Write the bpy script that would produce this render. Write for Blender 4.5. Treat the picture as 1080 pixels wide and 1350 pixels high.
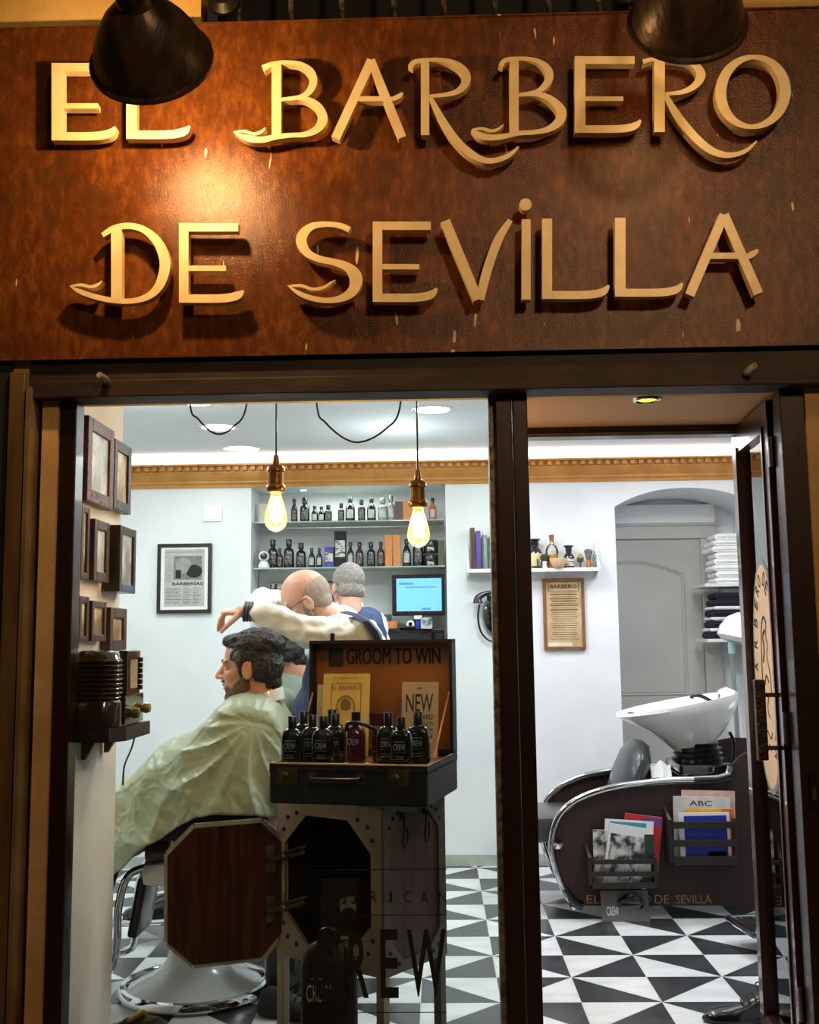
import bpy, bmesh, math, random
from mathutils import Vector, Matrix, noise
random.seed(7)
scn = bpy.context.scene
C = scn.collection
for o in list(bpy.data.objects): bpy.data.objects.remove(o)
PI = math.pi
V = Vector

# ------------------------------------------------------------------ camera
F = 1400.0                      # focal length in pixels of the 1080x1350 frame
CAM = V((0, 0, 1.30))
dy = V((37, -172, -F)).normalized()
U_ = F * F / 172.46
uz = V((-0.0125 * U_, U_, -F)).normalized()
ux = dy.cross(uz).normalized()
uz = ux.cross(dy).normalized()
# rows of the world->camera matrix are the camera axes in the world
Rwc = Matrix((ux, dy, uz)).transposed()      # world -> camera
Rcw = Rwc.transposed()
cam_d = bpy.data.cameras.new('camera')
cam_d.sensor_fit = 'VERTICAL'; cam_d.sensor_height = 24.0
cam_d.lens = 24.0 * F / 1350.0
cam_d.clip_start = 0.05; cam_d.clip_end = 60
cam = bpy.data.objects.new('camera', cam_d); C.objects.link(cam)
cam.matrix_world = Matrix.Translation(CAM) @ Rcw.to_4x4()
scn.camera = cam

def ray(px, py):
    return Rcw @ V((px - 540, -(py - 675), -F))
def P(px, py, Y):
    d = ray(px, py); return CAM + d * (Y / d.y)
def PZ(px, py, z):
    d = ray(px, py); return CAM + d * ((z - CAM.z) / d.z)
def PX(px, py, x):
    d = ray(px, py); return CAM + d * (x / d.x)

# ------------------------------------------------------------------ world, exposure
w = bpy.data.worlds.new('night'); scn.world = w; w.use_nodes = True
w.node_tree.nodes['Background'].inputs[0].default_value = (0.55, 0.42, 0.27, 1)
w.node_tree.nodes['Background'].inputs[1].default_value = 0.035
scn.view_settings.view_transform = 'Standard'
scn.view_settings.look = 'None'
scn.view_settings.exposure = 0.0
scn.view_settings.gamma = 1.0
scn.view_settings.use_curve_mapping = False

def light(kind, name, loc, energy, color, size=0.1, rot=(0, 0, 0), spot=None, size_y=None):
    d = bpy.data.lights.new(name, kind); d.energy = energy; d.color = color
    if kind == 'AREA':
        d.size = size
        if size_y: d.shape = 'RECTANGLE'; d.size_y = size_y
        else: d.shape = 'DISK'
    elif kind in ('POINT', 'SPOT'):
        d.shadow_soft_size = size
        if spot: d.spot_size = spot; d.spot_blend = 0.6
    o = bpy.data.objects.new(name, d); C.objects.link(o); o.location = loc; o.rotation_euler = rot
    return o
WARM = (1.0, 0.62, 0.26)
COOL = (0.93, 0.97, 1.0)
ZC = 2.45                        # ceiling height
YB = 6.43                        # back wall
YI = 3.58                        # inner face of the front wall
# street lamp across the narrow street, warm, behind and above the photographer
light('AREA', 'street_lamp_light', (1.6, -1.5, 4.0), 62, (1.0, 0.66, 0.34), 0.5, (math.radians(58), 0, math.radians(22)))
# daylight-white lamps of the shop ceiling
for i, (lx, ly, e) in enumerate([(-1.6, 4.2, 19), (0.0, 4.3, 19), (1.3, 4.4, 17), (-1.5, 5.5, 15), (0.2, 5.4, 15), (1.5, 5.5, 15)]):
    light('AREA', 'ceiling_lamp_light', (lx, ly, ZC - 0.03), e, COOL, 0.5)
for lx, ly in ((-1.3, 4.6), (0.9, 4.7), (-.2, 5.6)): light('POINT', 'ceiling_fill_light', (lx, ly, 2.2), 5, COOL, .12)  # bare points added below the ceiling to brighten it, no fittings there
light('AREA', 'cove_strip_light', (-0.3, YB - 0.07, 2.405), 9, (1.0, 0.95, 0.86), 4.4, (PI, 0, 0), size_y=0.04)

# ------------------------------------------------------------------ materials
def lin(c):
    if isinstance(c, str):
        c = c.lstrip('#'); c = [int(c[i:i+2], 16) / 255 for i in (0, 2, 4)]
        return tuple(x / 12.92 if x <= .04045 else ((x + .055) / 1.055) ** 2.4 for x in c)
    return tuple(c)
MATS = {}
def mat(name, c1, c2=None, scale=8, rough=.5, metal=0, bump=0, stretch=(1, 1, 1), detail=4, emit=0, ecol=None,
        bscale=None, coat=0, ramp=(.35, .65), sheen=0, sss=0):
    if name in MATS: return MATS[name]
    m = bpy.data.materials.new(name); m.use_nodes = True; MATS[name] = m
    nt = m.node_tree; N = nt.nodes; L = nt.links; b = N['Principled BSDF']
    c1 = lin(c1); c2 = lin(c2) if c2 else tuple(x * .9 for x in c1)
    tc = N.new('ShaderNodeTexCoord'); mp = N.new('ShaderNodeMapping'); mp.inputs['Scale'].default_value = stretch
    L.new(tc.outputs['Object'], mp.inputs[0])
    ns = N.new('ShaderNodeTexNoise'); ns.inputs['Scale'].default_value = scale; ns.inputs['Detail'].default_value = detail
    L.new(mp.outputs[0], ns.inputs[0])
    rp = N.new('ShaderNodeValToRGB'); rp.color_ramp.elements[0].position = ramp[0]; rp.color_ramp.elements[1].position = ramp[1]
    rp.color_ramp.elements[0].color = (*c1, 1); rp.color_ramp.elements[1].color = (*c2, 1)
    L.new(ns.outputs[0], rp.inputs[0]); L.new(rp.outputs[0], b.inputs['Base Color'])
    b.inputs['Roughness'].default_value = rough; b.inputs['Metallic'].default_value = metal
    b.inputs['Coat Weight'].default_value = coat
    if sheen: b.inputs['Sheen Weight'].default_value = sheen
    if sss:
        b.inputs['Subsurface Weight'].default_value = sss; b.inputs['Subsurface Radius'].default_value = (.01, .004, .002)
    if bump:
        n2 = N.new('ShaderNodeTexNoise'); n2.inputs['Scale'].default_value = bscale or scale * 3; n2.inputs['Detail'].default_value = 5
        L.new(mp.outputs[0], n2.inputs[0])
        bp = N.new('ShaderNodeBump'); bp.inputs['Strength'].default_value = bump; bp.inputs['Distance'].default_value = .01
        L.new(n2.outputs[0], bp.inputs['Height']); L.new(bp.outputs[0], b.inputs['Normal'])
    if emit:
        b.inputs['Emission Color'].default_value = (*lin(ecol or c1), 1); b.inputs['Emission Strength'].default_value = emit
    return m
def glass(name, tint=(1, 1, 1), k=1.0, rough=0.0, ior=1.45):
    if name in MATS: return MATS[name]
    m = bpy.data.materials.new(name); m.use_nodes = True; MATS[name] = m
    nt = m.node_tree; N = nt.nodes; L = nt.links; N.remove(N['Principled BSDF']); out = N['Material Output']
    out.location = (0, 0)
    tr = N.new('ShaderNodeBsdfTransparent'); tr.inputs[0].default_value = (*tint, 1)
    gl = N.new('ShaderNodeBsdfGlossy'); gl.inputs['Roughness'].default_value = rough
    fr = N.new('ShaderNodeFresnel'); fr.inputs[0].default_value = ior
    mu = N.new('ShaderNodeMath'); mu.operation = 'MULTIPLY'; mu.inputs[1].default_value = k; mu.use_clamp = True
    mx = N.new('ShaderNodeMixShader')
    L.new(fr.outputs[0], mu.inputs[0]); L.new(mu.outputs[0], mx.inputs[0]); L.new(tr.outputs[0], mx.inputs[1]); L.new(gl.outputs[0], mx.inputs[2])
    L.new(mx.outputs[0], out.inputs[0]); return m
def emis(name, col, s):
    if name in MATS: return MATS[name]
    m = bpy.data.materials.new(name); m.use_nodes = True; MATS[name] = m
    b = m.node_tree.nodes['Principled BSDF']; b.inputs['Base Color'].default_value = (*lin(col), 1)
    b.inputs['Emission Color'].default_value = (*lin(col), 1); b.inputs['Emission Strength'].default_value = s
    return m
def rust():
    m = bpy.data.materials.new('rusted_steel'); m.use_nodes = True
    nt = m.node_tree; N = nt.nodes; L = nt.links; b = N['Principled BSDF']
    tc = N.new('ShaderNodeTexCoord')
    def noi(s, d, sc=(1, 1, 1), dist=0):
        mp = N.new('ShaderNodeMapping'); mp.inputs['Scale'].default_value = sc; L.new(tc.outputs['Object'], mp.inputs[0])
        n = N.new('ShaderNodeTexNoise'); n.inputs['Scale'].default_value = s; n.inputs['Detail'].default_value = d; n.inputs['Distortion'].default_value = dist
        n.inputs['Roughness'].default_value = .65
        L.new(mp.outputs[0], n.inputs[0]); return n
    n1 = noi(2.2, 8, (1, 1, 1), .6); n2 = noi(38, 6, (1, 1, .45)); n3 = noi(9, 6, (1, 1, .35), .3)
    r1 = N.new('ShaderNodeValToRGB'); e = r1.color_ramp.elements
    e[0].position = .3; e[0].color = (*lin('#341a0b'), 1); e[1].position = .72; e[1].color = (*lin('#8e5420'), 1)
    x = r1.color_ramp.elements.new(.5); x.color = (*lin('#5a3014'), 1)
    mix = N.new('ShaderNodeMix'); mix.data_type = 'FLOAT'; mix.inputs[0].default_value = .45
    L.new(n1.outputs[0], mix.inputs[2]); L.new(n3.outputs[0], mix.inputs[3])
    mix2 = N.new('ShaderNodeMix'); mix2.data_type = 'FLOAT'; mix2.inputs[0].default_value = .5
    L.new(mix.outputs[0], mix2.inputs[2]); L.new(n2.outputs[0], mix2.inputs[3])
    L.new(mix2.outputs[0], r1.inputs[0])
    # green-grey patina and small pale drips
    r2 = N.new('ShaderNodeValToRGB'); r2.color_ramp.elements[0].position = .56; r2.color_ramp.elements[1].position = .68
    n4 = noi(5, 7, (1, 1, .7), .8); L.new(n4.outputs[0], r2.inputs[0])
    mc = N.new('ShaderNodeMix'); mc.data_type = 'RGBA'; L.new(r1.outputs[0], mc.inputs[6]); mc.inputs[7].default_value = (*lin('#3a2c14'), 1)
    mm = N.new('ShaderNodeMath'); mm.operation = 'MULTIPLY'; mm.inputs[1].default_value = .55; L.new(r2.outputs[0], mm.inputs[0]); L.new(mm.outputs[0], mc.inputs[0])
    n5 = noi(26, 2, (1, 1, .22)); r5 = N.new('ShaderNodeValToRGB'); r5.color_ramp.elements[0].position = .70; r5.color_ramp.elements[1].position = .715
    L.new(n5.outputs[0], r5.inputs[0])
    md = N.new('ShaderNodeMix'); md.data_type = 'RGBA'; L.new(mc.outputs[2], md.inputs[6]); md.inputs[7].default_value = (*lin('#cdb893'), 1); L.new(r5.outputs[0], md.inputs[0])
    L.new(md.outputs[2], b.inputs['Base Color'])
    b.inputs['Roughness'].default_value = .36; b.inputs['Metallic'].default_value = .08; b.inputs['Specular IOR Level'].default_value = .3
    rr = N.new('ShaderNodeMapRange'); L.new(n3.outputs[0], rr.inputs[0]); rr.inputs[3].default_value = .10; rr.inputs[4].default_value = .27
    L.new(rr.outputs[0], b.inputs['Roughness'])
    n6 = noi(190, 5); bp = N.new('ShaderNodeBump'); bp.inputs['Strength'].default_value = .38; bp.inputs['Distance'].default_value = .003
    L.new(n6.outputs[0], bp.inputs['Height']); L.new(bp.outputs[0], b.inputs['Normal'])
    return m
M_rust = rust()
M_letter = mat('letter_bronze', '#e8cfa0', '#dcc08e', 14, .38, .1, bump=.05)
M_darkframe = mat('dark_red_brown_metal', '#2a120d', '#200d09', 6, .35, bump=.05, coat=.2)
M_shutter = mat('blackened_steel', '#3a2a20', '#201611', 5, .6, .2, bump=.15, stretch=(1, 1, 3))
M_plaster = mat('warm_plaster', '#c9a678', '#b38f62', 5, .85, bump=.3, bscale=22)
M_plaster_up = mat('upper_plaster', '#d8b068', '#bd9350', 4, .85, bump=.3, bscale=16)
M_wall = mat('white_wall', '#e6e8ea', '#dcdfe2', 3, .7, bump=.08, bscale=9)
M_peach = mat('peach_reveal', '#f0e6da', '#e9dccd', 4, .75, bump=.1, bscale=12)  # pale peach keeps the pendants' warm tint in the base colour
M_soffit = mat('tan_soffit', '#d0a06a', '#c89860', 3, .6)
M_ceil = mat('ceiling_paint', '#e6e9ec', '#dfe3e6', 2, .8)
M_gold = mat('gilded_plaster', '#c98d44', '#b87a34', 9, .45, bump=.1)
M_chrome = mat('chrome', '#d8dcde', '#c8ccce', 3, .08, 1)
M_steel = mat('brushed_steel', '#8f8f8b', '#70706c', 12, .32, 1)
M_blackmetal = mat('black_metal', '#1a1614', '#0e0c0b', 12, .45, .3, bump=.05)
M_black = mat('black_plastic', '#101012', '#0a0a0b', 6, .3, coat=.3)
M_blackmatt = mat('matt_black', '#16151a', '#0c0c10', 6, .7)
M_blackwood = mat('wenge_laminate', '#2c1815', '#221210', 5, .6, stretch=(6, 1, 1))
M_white = mat('white_enamel', '#f0f0ec', '#e8e8e4', 3, .2, coat=.5)
M_ceramic = mat('white_ceramic', '#f4f4f2', '#efefec', 3, .12, coat=.6)
M_wood = mat('walnut_wood', '#5a2c16', '#30160b', 6, .35, bump=.05, stretch=(9, 9, .8), coat=.25)
M_reddish = mat('reddish_wood', '#7a3a28', '#532318', 12, .4, bump=.5, bscale=60)
M_brownwood = mat('brown_wood', '#5a3a2c', '#3c241a', 9, .4, bump=.1, stretch=(3, 3, 1))
M_glass = glass('window_glass', (.93, .97, .95), 1.0)
M_glass2 = glass('thin_glass', (.93, .98, .96), 1.6)
M_paper = mat('paper', '#d8d2c0', '#c9c2ae', 8, .8)
M_ink = mat('ink', '#1c1a18', '#262320', 8, .8)
M_grey = mat('grey_print', '#7d7d78', '#3a3a38', 40, .8)
M_skin = mat('skin', '#d9a184', '#c98b70', 14, .5, sss=.15, bump=.05, bscale=80)
M_skin2 = mat('pale_skin', '#dcab93', '#cb9078', 14, .5, sss=.15, bump=.05, bscale=80)

# ------------------------------------------------------------------ mesh helpers
ROOT = {}
class MB:
    def __init__(s): s.v = []; s.f = []; s.m = []; s.mi = 0
    def add(s, vs, fs, M=None, mi=None):
        n = len(s.v); M = M or Matrix()
        s.v += [M @ V(p) for p in vs]; s.f += [tuple(i + n for i in f) for f in fs]; s.m += [s.mi if mi is None else mi] * len(fs); return s
    def box(s, c, d, M=None, bev=0, mi=None):
        c = V(c); x, y, z = [q / 2 for q in d]
        if bev:
            bm = bmesh.new(); bmesh.ops.create_cube(bm, size=1)
            for v in bm.verts: v.co = V((v.co.x * d[0], v.co.y * d[1], v.co.z * d[2]))
            bmesh.ops.bevel(bm, geom=list(bm.edges), offset=min(bev, min(d) * .45), segments=2, affect='EDGES', profile=.6)
            bm.verts.ensure_lookup_table()
            vs = [v.co + c for v in bm.verts]; fs = [[v.index for v in f.verts] for f in bm.faces]; bm.free()
            return s.add(vs, fs, M, mi)
        vs = [c + V((a, b, e)) for a in (-x, x) for b in (-y, y) for e in (-z, z)]
        fs = [(0, 1, 3, 2), (4, 6, 7, 5), (0, 4, 5, 1), (2, 3, 7, 6), (0, 2, 6, 4), (1, 5, 7, 3)]
        return s.add(vs, fs, M, mi)
    def b2(s, lo, hi, M=None, bev=0, mi=None):
        lo = V(lo); hi = V(hi); return s.box((lo + hi) / 2, [abs(q) for q in (hi - lo)], M, bev, mi)
    def bar(s, p, q, w_, h_=None, up=(0, 0, 1), mi=None, bev=0):
        p = V(p); q = V(q); h_ = h_ or w_; d = q - p; L_ = d.length; z = d.normalized(); u = V(up)
        if abs(u.dot(z)) > .98: u = V((0, 1, 0))
        x = u.cross(z).normalized(); y = z.cross(x)
        M = Matrix.Translation((p + q) / 2) @ Matrix((x, y, z)).transposed().to_4x4()
        return s.box((0, 0, 0), (w_, h_, L_), M, bev, mi)
    def tube(s, pts, r, n=10, closed=False, mi=None, cap=True):
        if len(pts[0]) == 4: r = [p[3] for p in pts]; pts = [p[:3] for p in pts]
        pts = [V(p) for p in pts]; k = len(pts)
        rs = r if isinstance(r, (list, tuple)) else [r] * k
        vs = []; fs = []; prev = None
        for i, p in enumerate(pts):
            if closed: t = pts[(i + 1) % k] - pts[i - 1]
            else: t = pts[min(i + 1, k - 1)] - pts[max(i - 1, 0)]
            t = t.normalized() if t.length > 1e-9 else V((0, 0, 1))
            if prev is None:
                a = V((0, 0, 1)) if abs(t.z) < .9 else V((1, 0, 0)); x = a.cross(t).normalized()
            else:
                x = prev - t * prev.dot(t); x = x.normalized() if x.length > 1e-6 else prev
            prev = x; y = t.cross(x)
            for j in range(n):
                a = 2 * PI * j / n; vs.append(p + (x * math.cos(a) + y * math.sin(a)) * rs[i])
        for i in range(k if closed else k - 1):
            for j in range(n):
                a = i * n + j; b = i * n + (j + 1) % n; c_ = ((i + 1) % k) * n
                fs.append((a, b, c_ + (j + 1) % n, c_ + j))
        if not closed and cap: fs += [tuple(range(n))[::-1], tuple((k - 1) * n + j for j in range(n))]
        return s.add(vs, fs, None, mi)
    def lathe(s, prof, n=24, M=None, mi=None, sx=1, sy=1):
        vs = []; fs = []
        for r, z in prof:
            for j in range(n):
                a = 2 * PI * j / n; vs.append((math.cos(a) * r * sx, math.sin(a) * r * sy, z))
        for i in range(len(prof) - 1):
            for j in range(n):
                a = i * n + j; b = i * n + (j + 1) % n; fs.append((a, b, b + n, a + n))
        if prof[0][0] > 1e-5: fs.append(tuple(range(n))[::-1])
        if prof[-1][0] > 1e-5: fs.append(tuple((len(prof) - 1) * n + j for j in range(n)))
        return s.add(vs, fs, M, mi)
    def ell(s, c, r, R=None, M=None, n=16, m=10, mi=None):
        vs = []; fs = []; R = R or Matrix.Identity(3); c = V(c)
        for i in range(m + 1):
            t = PI * i / m
            for j in range(n):
                a = 2 * PI * j / n
                vs.append(c + R @ V((r[0] * math.sin(t) * math.cos(a), r[1] * math.sin(t) * math.sin(a), r[2] * math.cos(t))))
        for i in range(m):
            for j in range(n):
                a = i * n + j; b = i * n + (j + 1) % n; fs.append((a, a + n, b + n, b))
        return s.add(vs, fs, M, mi)
    def cap(s, p, r0, q, r1, n=14, M=None, mi=None):
        p = V(p); q = V(q); d = (q - p); L_ = d.length or 1e-6; t = d / L_
        a = V((0, 0, 1)) if abs(t.z) < .9 else V((1, 0, 0)); x = a.cross(t).normalized(); y = t.cross(x)
        rings = []
        for k in range(5): an = -PI / 2 + k * PI / 8; rings.append((p + t * math.sin(an) * r0, max(math.cos(an) * r0, 1e-4)))
        for k in range(5): an = k * PI / 8; rings.append((q + t * math.sin(an) * r1, max(math.cos(an) * r1, 1e-4)))
        vs = []; fs = []
        for c_, r in rings:
            for j in range(n): an = 2 * PI * j / n; vs.append(c_ + (x * math.cos(an) + y * math.sin(an)) * r)
        for i in range(len(rings) - 1):
            for j in range(n):
                a_ = i * n + j; b = i * n + (j + 1) % n; fs.append((a_, b, b + n, a_ + n))
        fs += [tuple(range(n))[::-1], tuple((len(rings) - 1) * n + j for j in range(n))]
        return s.add(vs, fs, M, mi)
    def loft(s, rings, closed=True, caps=(True, True), mi=None):
        n = len(rings[0]); vs = [p for r in rings for p in r]; fs = []
        for i in range(len(rings) - 1):
            for j in range(n if closed else n - 1):
                a = i * n + j; b = i * n + (j + 1) % n; fs.append((a, b, b + n, a + n))
        if closed and caps[0]: fs.append(tuple(range(n))[::-1])
        if closed and caps[1]: fs.append(tuple((len(rings) - 1) * n + j for j in range(n)))
        return s.add(vs, fs, None, mi)
    def prism(s, pts, ext, M=None, mi=None):
        """pts: planar 3D loop, ext: vector"""
        n = len(pts); ext = V(ext)
        vs = [V(p) for p in pts] + [V(p) + ext for p in pts]
        fs = [tuple(range(n))[::-1], tuple(range(n, 2 * n))] + [(i, (i + 1) % n, n + (i + 1) % n, n + i) for i in range(n)]
        return s.add(vs, fs, M, mi)
    def text(s, txt, o, r, u, w_=None, h_=None, depth=.001, bold=0, mi=None, shear=0):
        """text whose lower-left corner is o, running along r, up u, fitted to w_ x h_"""
        cu = bpy.data.curves.new('t', 'FONT'); cu.body = txt; cu.size = 1; cu.offset = bold; cu.shear = shear; cu.resolution_u = 3
        ob = bpy.data.objects.new('t', cu); C.objects.link(ob)
        dg = bpy.context.evaluated_depsgraph_get(); me = bpy.data.meshes.new_from_object(ob.evaluated_get(dg))
        vs = [v.co.copy() for v in me.vertices]; fs = [tuple(p.vertices) for p in me.polygons]
        bpy.data.objects.remove(ob); bpy.data.curves.remove(cu); bpy.data.meshes.remove(me)
        if not vs: return s
        x0 = min(v.x for v in vs); x1 = max(v.x for v in vs); y0 = min(v.y for v in vs); y1 = max(v.y for v in vs)
        ky = (h_ / (y1 - y0)) if h_ else None; kx = (w_ / (x1 - x0)) if w_ else ky; ky = ky or kx
        o = V(o); r = V(r).normalized(); u = V(u).normalized(); nn = r.cross(u)
        base = [o + r * (v.x - x0) * kx + u * (v.y - y0) * ky for v in vs]
        n = len(vs)
        if depth:
            ed = {}
            for f in fs:
                for i in range(len(f)):
                    a, b = f[i], f[(i + 1) % len(f)]; k = (min(a, b), max(a, b)); ed[k] = ed.get(k, []) + [(a, b)]
            allv = base + [p + nn * depth for p in base]
            af = [tuple(i + n for i in f) for f in fs] + [tuple(reversed(f)) for f in fs]
            for k, e in ed.items():
                if len(e) == 1: a, b = e[0]; af.append((a, b, b + n, a + n))
            return s.add(allv, af, None, mi)
        return s.add(base, fs, None, mi)
    def build(s, name, mats, parent=None, smooth=False, world=False, auto=True):
        me = bpy.data.meshes.new(name)
        vs = s.v
        if world and parent is not None:
            inv = ROOT[parent.name].inverted(); vs = [inv @ p for p in vs]
        me.from_pydata([tuple(p) for p in vs], [], s.f)
        mats = mats if isinstance(mats, (list, tuple)) else [mats]
        for q in mats: me.materials.append(q)
        me.polygons.foreach_set('material_index', [min(i, len(mats) - 1) for i in s.m])
        bm = bmesh.new(); bm.from_mesh(me); bmesh.ops.recalc_face_normals(bm, faces=bm.faces); bm.to_mesh(me); bm.free()
        if smooth:
            me.polygons.foreach_set('use_smooth', [True] * len(me.polygons))
            try: me.set_sharp_from_angle(angle=math.radians(40))
            except Exception: pass
        me.update()
        o = bpy.data.objects.new(name, me); C.objects.link(o)
        ROOT[o.name] = ROOT[parent.name].copy() if parent is not None else Matrix()
        if parent is not None: o.parent = parent
        return o
def thing(name, label, cat, loc=(0, 0, 0), rotz=0, group=None):
    o = bpy.data.objects.new(name, None); C.objects.link(o); o.location = loc; o.rotation_euler = (0, 0, rotz)
    o.empty_display_size = .05
    ROOT[o.name] = Matrix.Translation(V(loc)) @ Matrix.Rotation(rotz, 4, 'Z')
    return tag(o, label, cat, group)
def tag(o, label, cat, group=None):
    o['label'] = label; o['category'] = cat
    if group: o['group'] = group
    return o
def struct(o, label=None):
    o['kind'] = 'structure'
    if label: o['label'] = label
    return o
def dup(root, loc, rotz=0, label=None, group=None, scale=None):
    r = root.copy(); C.objects.link(r); r.location = loc; r.rotation_euler = (0, 0, rotz)
    if scale: r.scale = scale if isinstance(scale, (tuple, list)) else (scale,) * 3
    if label: r['label'] = label
    if group: r['group'] = group
    for ch in root.children:
        c = ch.copy(); C.objects.link(c); c.parent = r
        for g in ch.children:
            d = g.copy(); C.objects.link(d); d.parent = c
    return r
def crom(pts, k=8, closed=False):
    """catmull-rom through tuples of any length"""
    n = len(pts); out = []
    g = (lambda i: pts[i % n]) if closed else (lambda i: pts[max(0, min(n - 1, i))])
    for i in range(n if closed else n - 1):
        p0, p1, p2, p3 = g(i - 1), g(i), g(i + 1), g(i + 2)
        for j in range(k):
            t = j / k
            out.append(tuple(.5 * (2 * b + (c - a) * t + (2 * a - 5 * b + 4 * c - d) * t * t + (3 * b - a - 3 * c + d) * t ** 3) for a, b, c, d in zip(p0, p1, p2, p3)))
    if not closed: out.append(tuple(pts[-1]))
    return out
# ================================================================== SETTING
XL = P(163, 560, 3.58).x + .003          # left reveal
XM0, XM1 = P(653, 700, 3.05).x, P(699, 700, 3.05).x
XR0 = P(1038, 700, 3.05).x; XR1 = P(1078, 800, 3.05).x
ZT = P(300, 528, 3.05).z         # top of the shop front
XW = (XL - 1.9, XR1 + 1.9)
YG = 3.07
# --- floor: pinwheel of black and white marble triangles over pale grout
T = 0.291
fo = PZ(852.5, 1287.9, 0)
b = MB(); b.b2((XW[0], 2.6, -.06), (XW[1], 7.4, -.0012), mi=2)
nx0 = int((XW[0] - fo.x) / T) - 1; nx1 = int((XW[1] - fo.x) / T) + 1
for i in range(nx0, nx1):
    for j in range(-13, 12):
        x0 = fo.x + i * T; y0 = fo.y + j * T
        if y0 > 7.3 or y0 + T < 2.7: continue
        a, c, d, e = (x0, y0), (x0 + T, y0), (x0 + T, y0 + T), (x0, y0 + T)     # LL LR UR UL (up = away)
        # cell right of and beyond the node is (odd, away)
        ii = i % 2; jj = j % 2
        if jj == 1 or jj == -1:      # row beyond the node: "row A"
            if ii == 1: tri = [((a, c, e), 1), ((c, d, e), 0)]     # '\' dark lower left
            else: tri = [((a, d, e), 1), ((a, c, d), 0)]           # '/' dark upper left
        else:
            if ii == 1: tri = [((a, c, d), 1), ((a, d, e), 0)]     # '/' dark lower right
            else: tri = [((c, d, e), 1), ((a, c, e), 0)]           # '\' dark upper right
        for pts, mi in tri:
            cx = sum(p[0] for p in pts) / 3; cy = sum(p[1] for p in pts) / 3
            k = .988
            b.add([(cx + (p[0] - cx) * k, cy + (p[1] - cy) * k, 0) for p in pts], [(0, 1, 2)], mi=mi)
M_marble = mat('white_marble', '#e4e6e6', '#c4cacc', 4, .22, stretch=(1, 2.5, 1), detail=8, ramp=(.4, .8))
M_marbleb = mat('black_marble', '#2f3134', '#404346', 7, .25, detail=8)
M_grout = mat('grout', '#c8c8c4', '#b8b8b4', 8, .8)
struct(b.build('floor', [M_marble, M_marbleb, M_grout]), 'black and white marble floor in a pinwheel of triangles')
b = MB(); b.b2((XW[0] - 2, -3.5, -.2), (XW[1] + 2, 2.6, -.15)); struct(b.build('floor_street', mat('street_stone', '#5a4c3e', '#463a2e', 6, .8, bump=.3)))
# --- ceiling, walls
b = MB(); b.b2((XW[0], 3.12, ZC), (XW[1], 7.4, ZC + .1)); struct(b.build('ceiling', M_ceil))
XA0, XA1 = P(815, 800, YB).x, P(1000, 700, YB).x
XN0, XN1 = P(331, 700, YB).x, P(588, 700, YB).x
ZN0, ZN1 = 1.17, P(450, 640, YB).z
ZSP = P(815, 668, YB).z; ZAP = P(905, 643, YB).z
b = MB()                          # back wall with a shelved recess and an arched one
b.b2((XW[0], YB, 0), (XN0, YB + .5, ZC))
b.b2((XN0, YB, 0), (XN1, YB + .5, ZN0)); b.b2((XN0, YB, ZN1), (XN1, YB + .5, ZC)); b.b2((XN0, YB + .34, ZN0), (XN1, YB + .5, ZN1))
b.b2((XN1, YB, 0), (XA0, YB + .9, ZC)); b.b2((XA1, YB, 0), (XW[1], YB + .9, ZC))
n = 24
for i in range(n):                # arch head as wedges
    t0, t1 = i / n, (i + 1) / n
    x0, x1 = XA0 + (XA1 - XA0) * t0, XA0 + (XA1 - XA0) * t1
    h = lambda t: ZSP + (ZAP - ZSP) * (1 - abs(2 * t - 1) ** 2.3)
    b.prism([(x0, YB, h(t0)), (x1, YB, h(t1)), (x1, YB, ZC), (x0, YB, ZC)], (0, .55, 0))
b.b2((XA0, YB + .55, 0), (XA1, YB + .9, ZC))
b.b2((XA0, YB + .49, P(860, 690, YB + .5).z), (XA1 - .13, YB + .55, P(860, 672, YB + .5).z + .03))
struct(b.build('wall_back', M_wall))
b = MB(); b.b2((XW[0] - .12, 3.0, 0), (XW[0], 7.4, ZC)); struct(b.build('wall_left', M_wall))
b = MB(); b.b2((XW[1], 3.0, 0), (XW[1] + .12, 7.4, ZC)); struct(b.build('wall_right', M_wall))
b = MB(); b.b2((XW[0], 7.35, 0), (XW[1], 7.45, ZC)); struct(b.build('wall_far', M_wall))
# reveal (thick old wall left of the window) and right of the door
b = MB(); b.b2((XW[0], 3.10, 0), (XL - .005, YI, ZC)); struct(b.build('wall_reveal', M_peach), 'pale peach side of the thick front wall beside the display window')
b = MB(); b.b2((XR1 + .0, 3.10, 0), (XW[1], YI, ZC)); b.b2((XL, 3.10, ZC - .0), (XW[1], 3.13, ZC + .1)); struct(b.build('wall_front', M_wall))
# lintel over the door: tan soffit with a dark rail
b = MB(); b.b2((XM1 - .02, 3.10, ZT), (XR1, YI - .05, ZC)); struct(b.build('ceiling_soffit', M_soffit), 'tan painted soffit over the doorway')
b = MB(); b.b2((XM1 - .03, YI - .05, ZT - .022), (XR1, YI, ZT + .1), bev=.004); struct(b.build('trim_1', M_darkframe))
b = MB(); b.b2((XM1 - .03, YI - .055, ZT - .034), (XR1, YI + .01, ZT - .022)); struct(b.build('trim_2', M_steel))
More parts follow.
